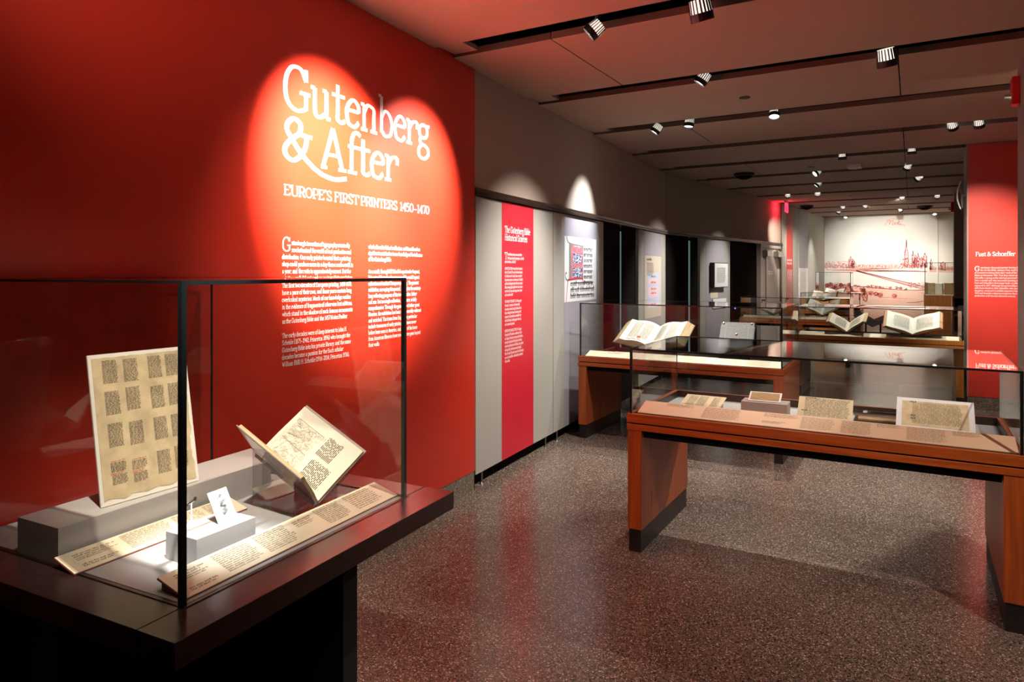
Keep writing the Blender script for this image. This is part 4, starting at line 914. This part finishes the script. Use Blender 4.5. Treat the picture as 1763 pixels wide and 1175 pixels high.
# lamps of the same kind in slots outside the view
OUT = [((-1.50, 2.32), (-2.67, 2.70, 2.12), 1050, 46, WARM), ((-1.3, 2.32), (-2.70, 2.85, 1.5), 75, 66, WARM), ((-1.7, .82), (-2.62, 1.5, 2.95), 14, 90, NEUT), ((-1.28, .82), (-2.0, 1.45, .9), 170, 36, WARM), ((-.5, 2.32), (-1.75, 1.72, .90), 95, 32, WARM),
       ((-1.0, .82), (-1.75, 1.28, .88), 420, 12, COOL),
       ((.9, 3.8), (-.3, 6.0, 0), 70, 60, NEUT), ((.9, 6.75), (-.4, 4.15, .78), 230, 46, WARM), ((.1, .82), (-.9, 3.2, 0), 60, 60, WARM), ((1.5, 2.32), (.3, 4.2, .3), 110, 60, WARM), ((1.6, 8.2), (-.4, 5.4, .0), 110, 50, NEUT)]
for k, (p, aim, W_, dg, col) in enumerate(OUT): spot('spot_lamp', (p[0], p[1], H-.02), aim, W_*2.2, dg, 1., col, .02)
# ------------------------------------------------------------ ceiling devices and signs
def dome(x, y, lab, s=1.):
    r = empty('ceiling_dome', (x, y, H), 0, lab, 'dome'); m = MB(); m.cyl((0, 0, -.045), (0, 0, -.001), .15*s, n=24); m.build('mounting_ring', 'darkbox', r)
    m = MB(); m.cyl((0, 0, -.075), (0, 0, -.045), .085*s, .13*s, n=24); m.cyl((0, 0, -.092), (0, 0, -.075), .04*s, .085*s, n=24); m.build('lens_cover', 'smoke', r)
    return r
dome(-2.198, 10.72, 'black dome nearest the camera on the left of the ceiling'); dome(-2.05, 16.6, 'black dome beside the exit sign', .95); dome(.226, 18.0, 'black dome at the right before the mural', 1.05)
bx_ = empty('smoke_detector', (-.70, 10.62, H), 0, 'small white square box on the ceiling panel', 'detector'); B(-.09, .09, -.09, .09, -.05, -.001).build('housing', 'frame', bx_, bevel=.01); MB().cyl((0, 0, -.06), (0, 0, -.05), .05).build('sensor', 'frame', bx_)
for x, y, lab in ((-1.24, 6.066, 'flat dark disc on the second ceiling row'), (-1.25, 10.55, 'flat dark disc beside the white box on the ceiling'), (-1.05, 14.9, 'flat dark disc further back on the ceiling')):
    tag(MB().cyl((0, 0, -.006), (0, 0, 0), .045, n=20).build('sprinkler_cover', 'darkbox', loc=(x, y, H-.0005)), lab, 'sprinkler')
ex = empty('exit_sign', (-2.30, 15.24, 2.86), math.pi/2, 'glowing red exit sign seen edge-on at the ceiling', 'exit sign')
B(0, .34, -.010, .010, 0, .19).build('lit_plate', 'exit', ex); B(-.01, .35, -.02, .02, .19, .229).build('housing', 'frame', ex)
m = MB(); text(m, 'EXIT', .05, .045, .10, wm(-.0115), width=.24, wt=2.6, ht=2.2); m.build('lettering', 'white', ex)
l = bpy.data.lights.new('exit_glow', 'AREA'); l.shape = 'RECTANGLE'; l.size = .3; l.size_y = .17; l.energy = 2.6; l.color = (1, .03, .06)
o = bpy.data.objects.new('exit_glow', l); C.objects.link(o); o.location = (-2.33, 15.4, 2.95); o.rotation_euler = (0, math.radians(90), 0)
l2 = l.copy(); o2 = bpy.data.objects.new('exit_glow', l2); C.objects.link(o2); o2.location = (-2.27, 15.4, 2.95); o2.rotation_euler = (0, math.radians(-90), 0); l2.energy = 1.2
def alarm(x, y, z, lab):
    r = empty('fire_alarm', (x, y, z), 0, lab, 'alarm')
    B(-.05, -.001, -.06, .06, -.10, .10).build('housing', 'redbox', r, bevel=.008)
    m = MB(); m.cyl((-.09, 0, -.03), (-.05, 0, -.03), .015, .028, n=12); m.build('strobe_lens', 'chrome', r)
alarm(.66, 6.10, 2.90, 'red fire alarm with strobe on the near right wall edge'); alarm(.665, 15.42, 2.83, 'small red fire alarm at the right edge of the mural')
sp = empty('wall_speaker', (.545, 9.84, 2.52), 0, 'curved white device on a bracket beside the orange-red pillar', 'speaker')
pts = []
for i in range(13): t = -1+i/6; pts.append((-.045-.05*math.cos(t*1.3), t*.165))
m = MB(); k = len(pts); prof = [(a-.0, b) for a, b in pts]+[(a+.012, b) for a, b in reversed(pts)]
n_ = len(prof); m.v = [(a, -.05, b) for a, b in prof]+[(a, .05, b) for a, b in prof]; m.f = [(i, (i+1) % n_, n_+(i+1) % n_, n_+i) for i in range(n_)]
m.f += [(i, i+1, n_-2-i, n_-1-i) for i in range(k-1)]+[(n_+n_-1-i, n_+n_-2-i, n_+i+1, n_+i) for i in range(k-1)]; m.m = [0]*len(m.f)
m.build('curved_shell', 'frame', sp); B(-.05, -.03, -.04, .04, -.15, .15).build('back_body', 'darkbox', sp); MB().cyl((-.03, 0, 0), (-.0005, 0, 0), .01).build('bracket', 'steel', sp)
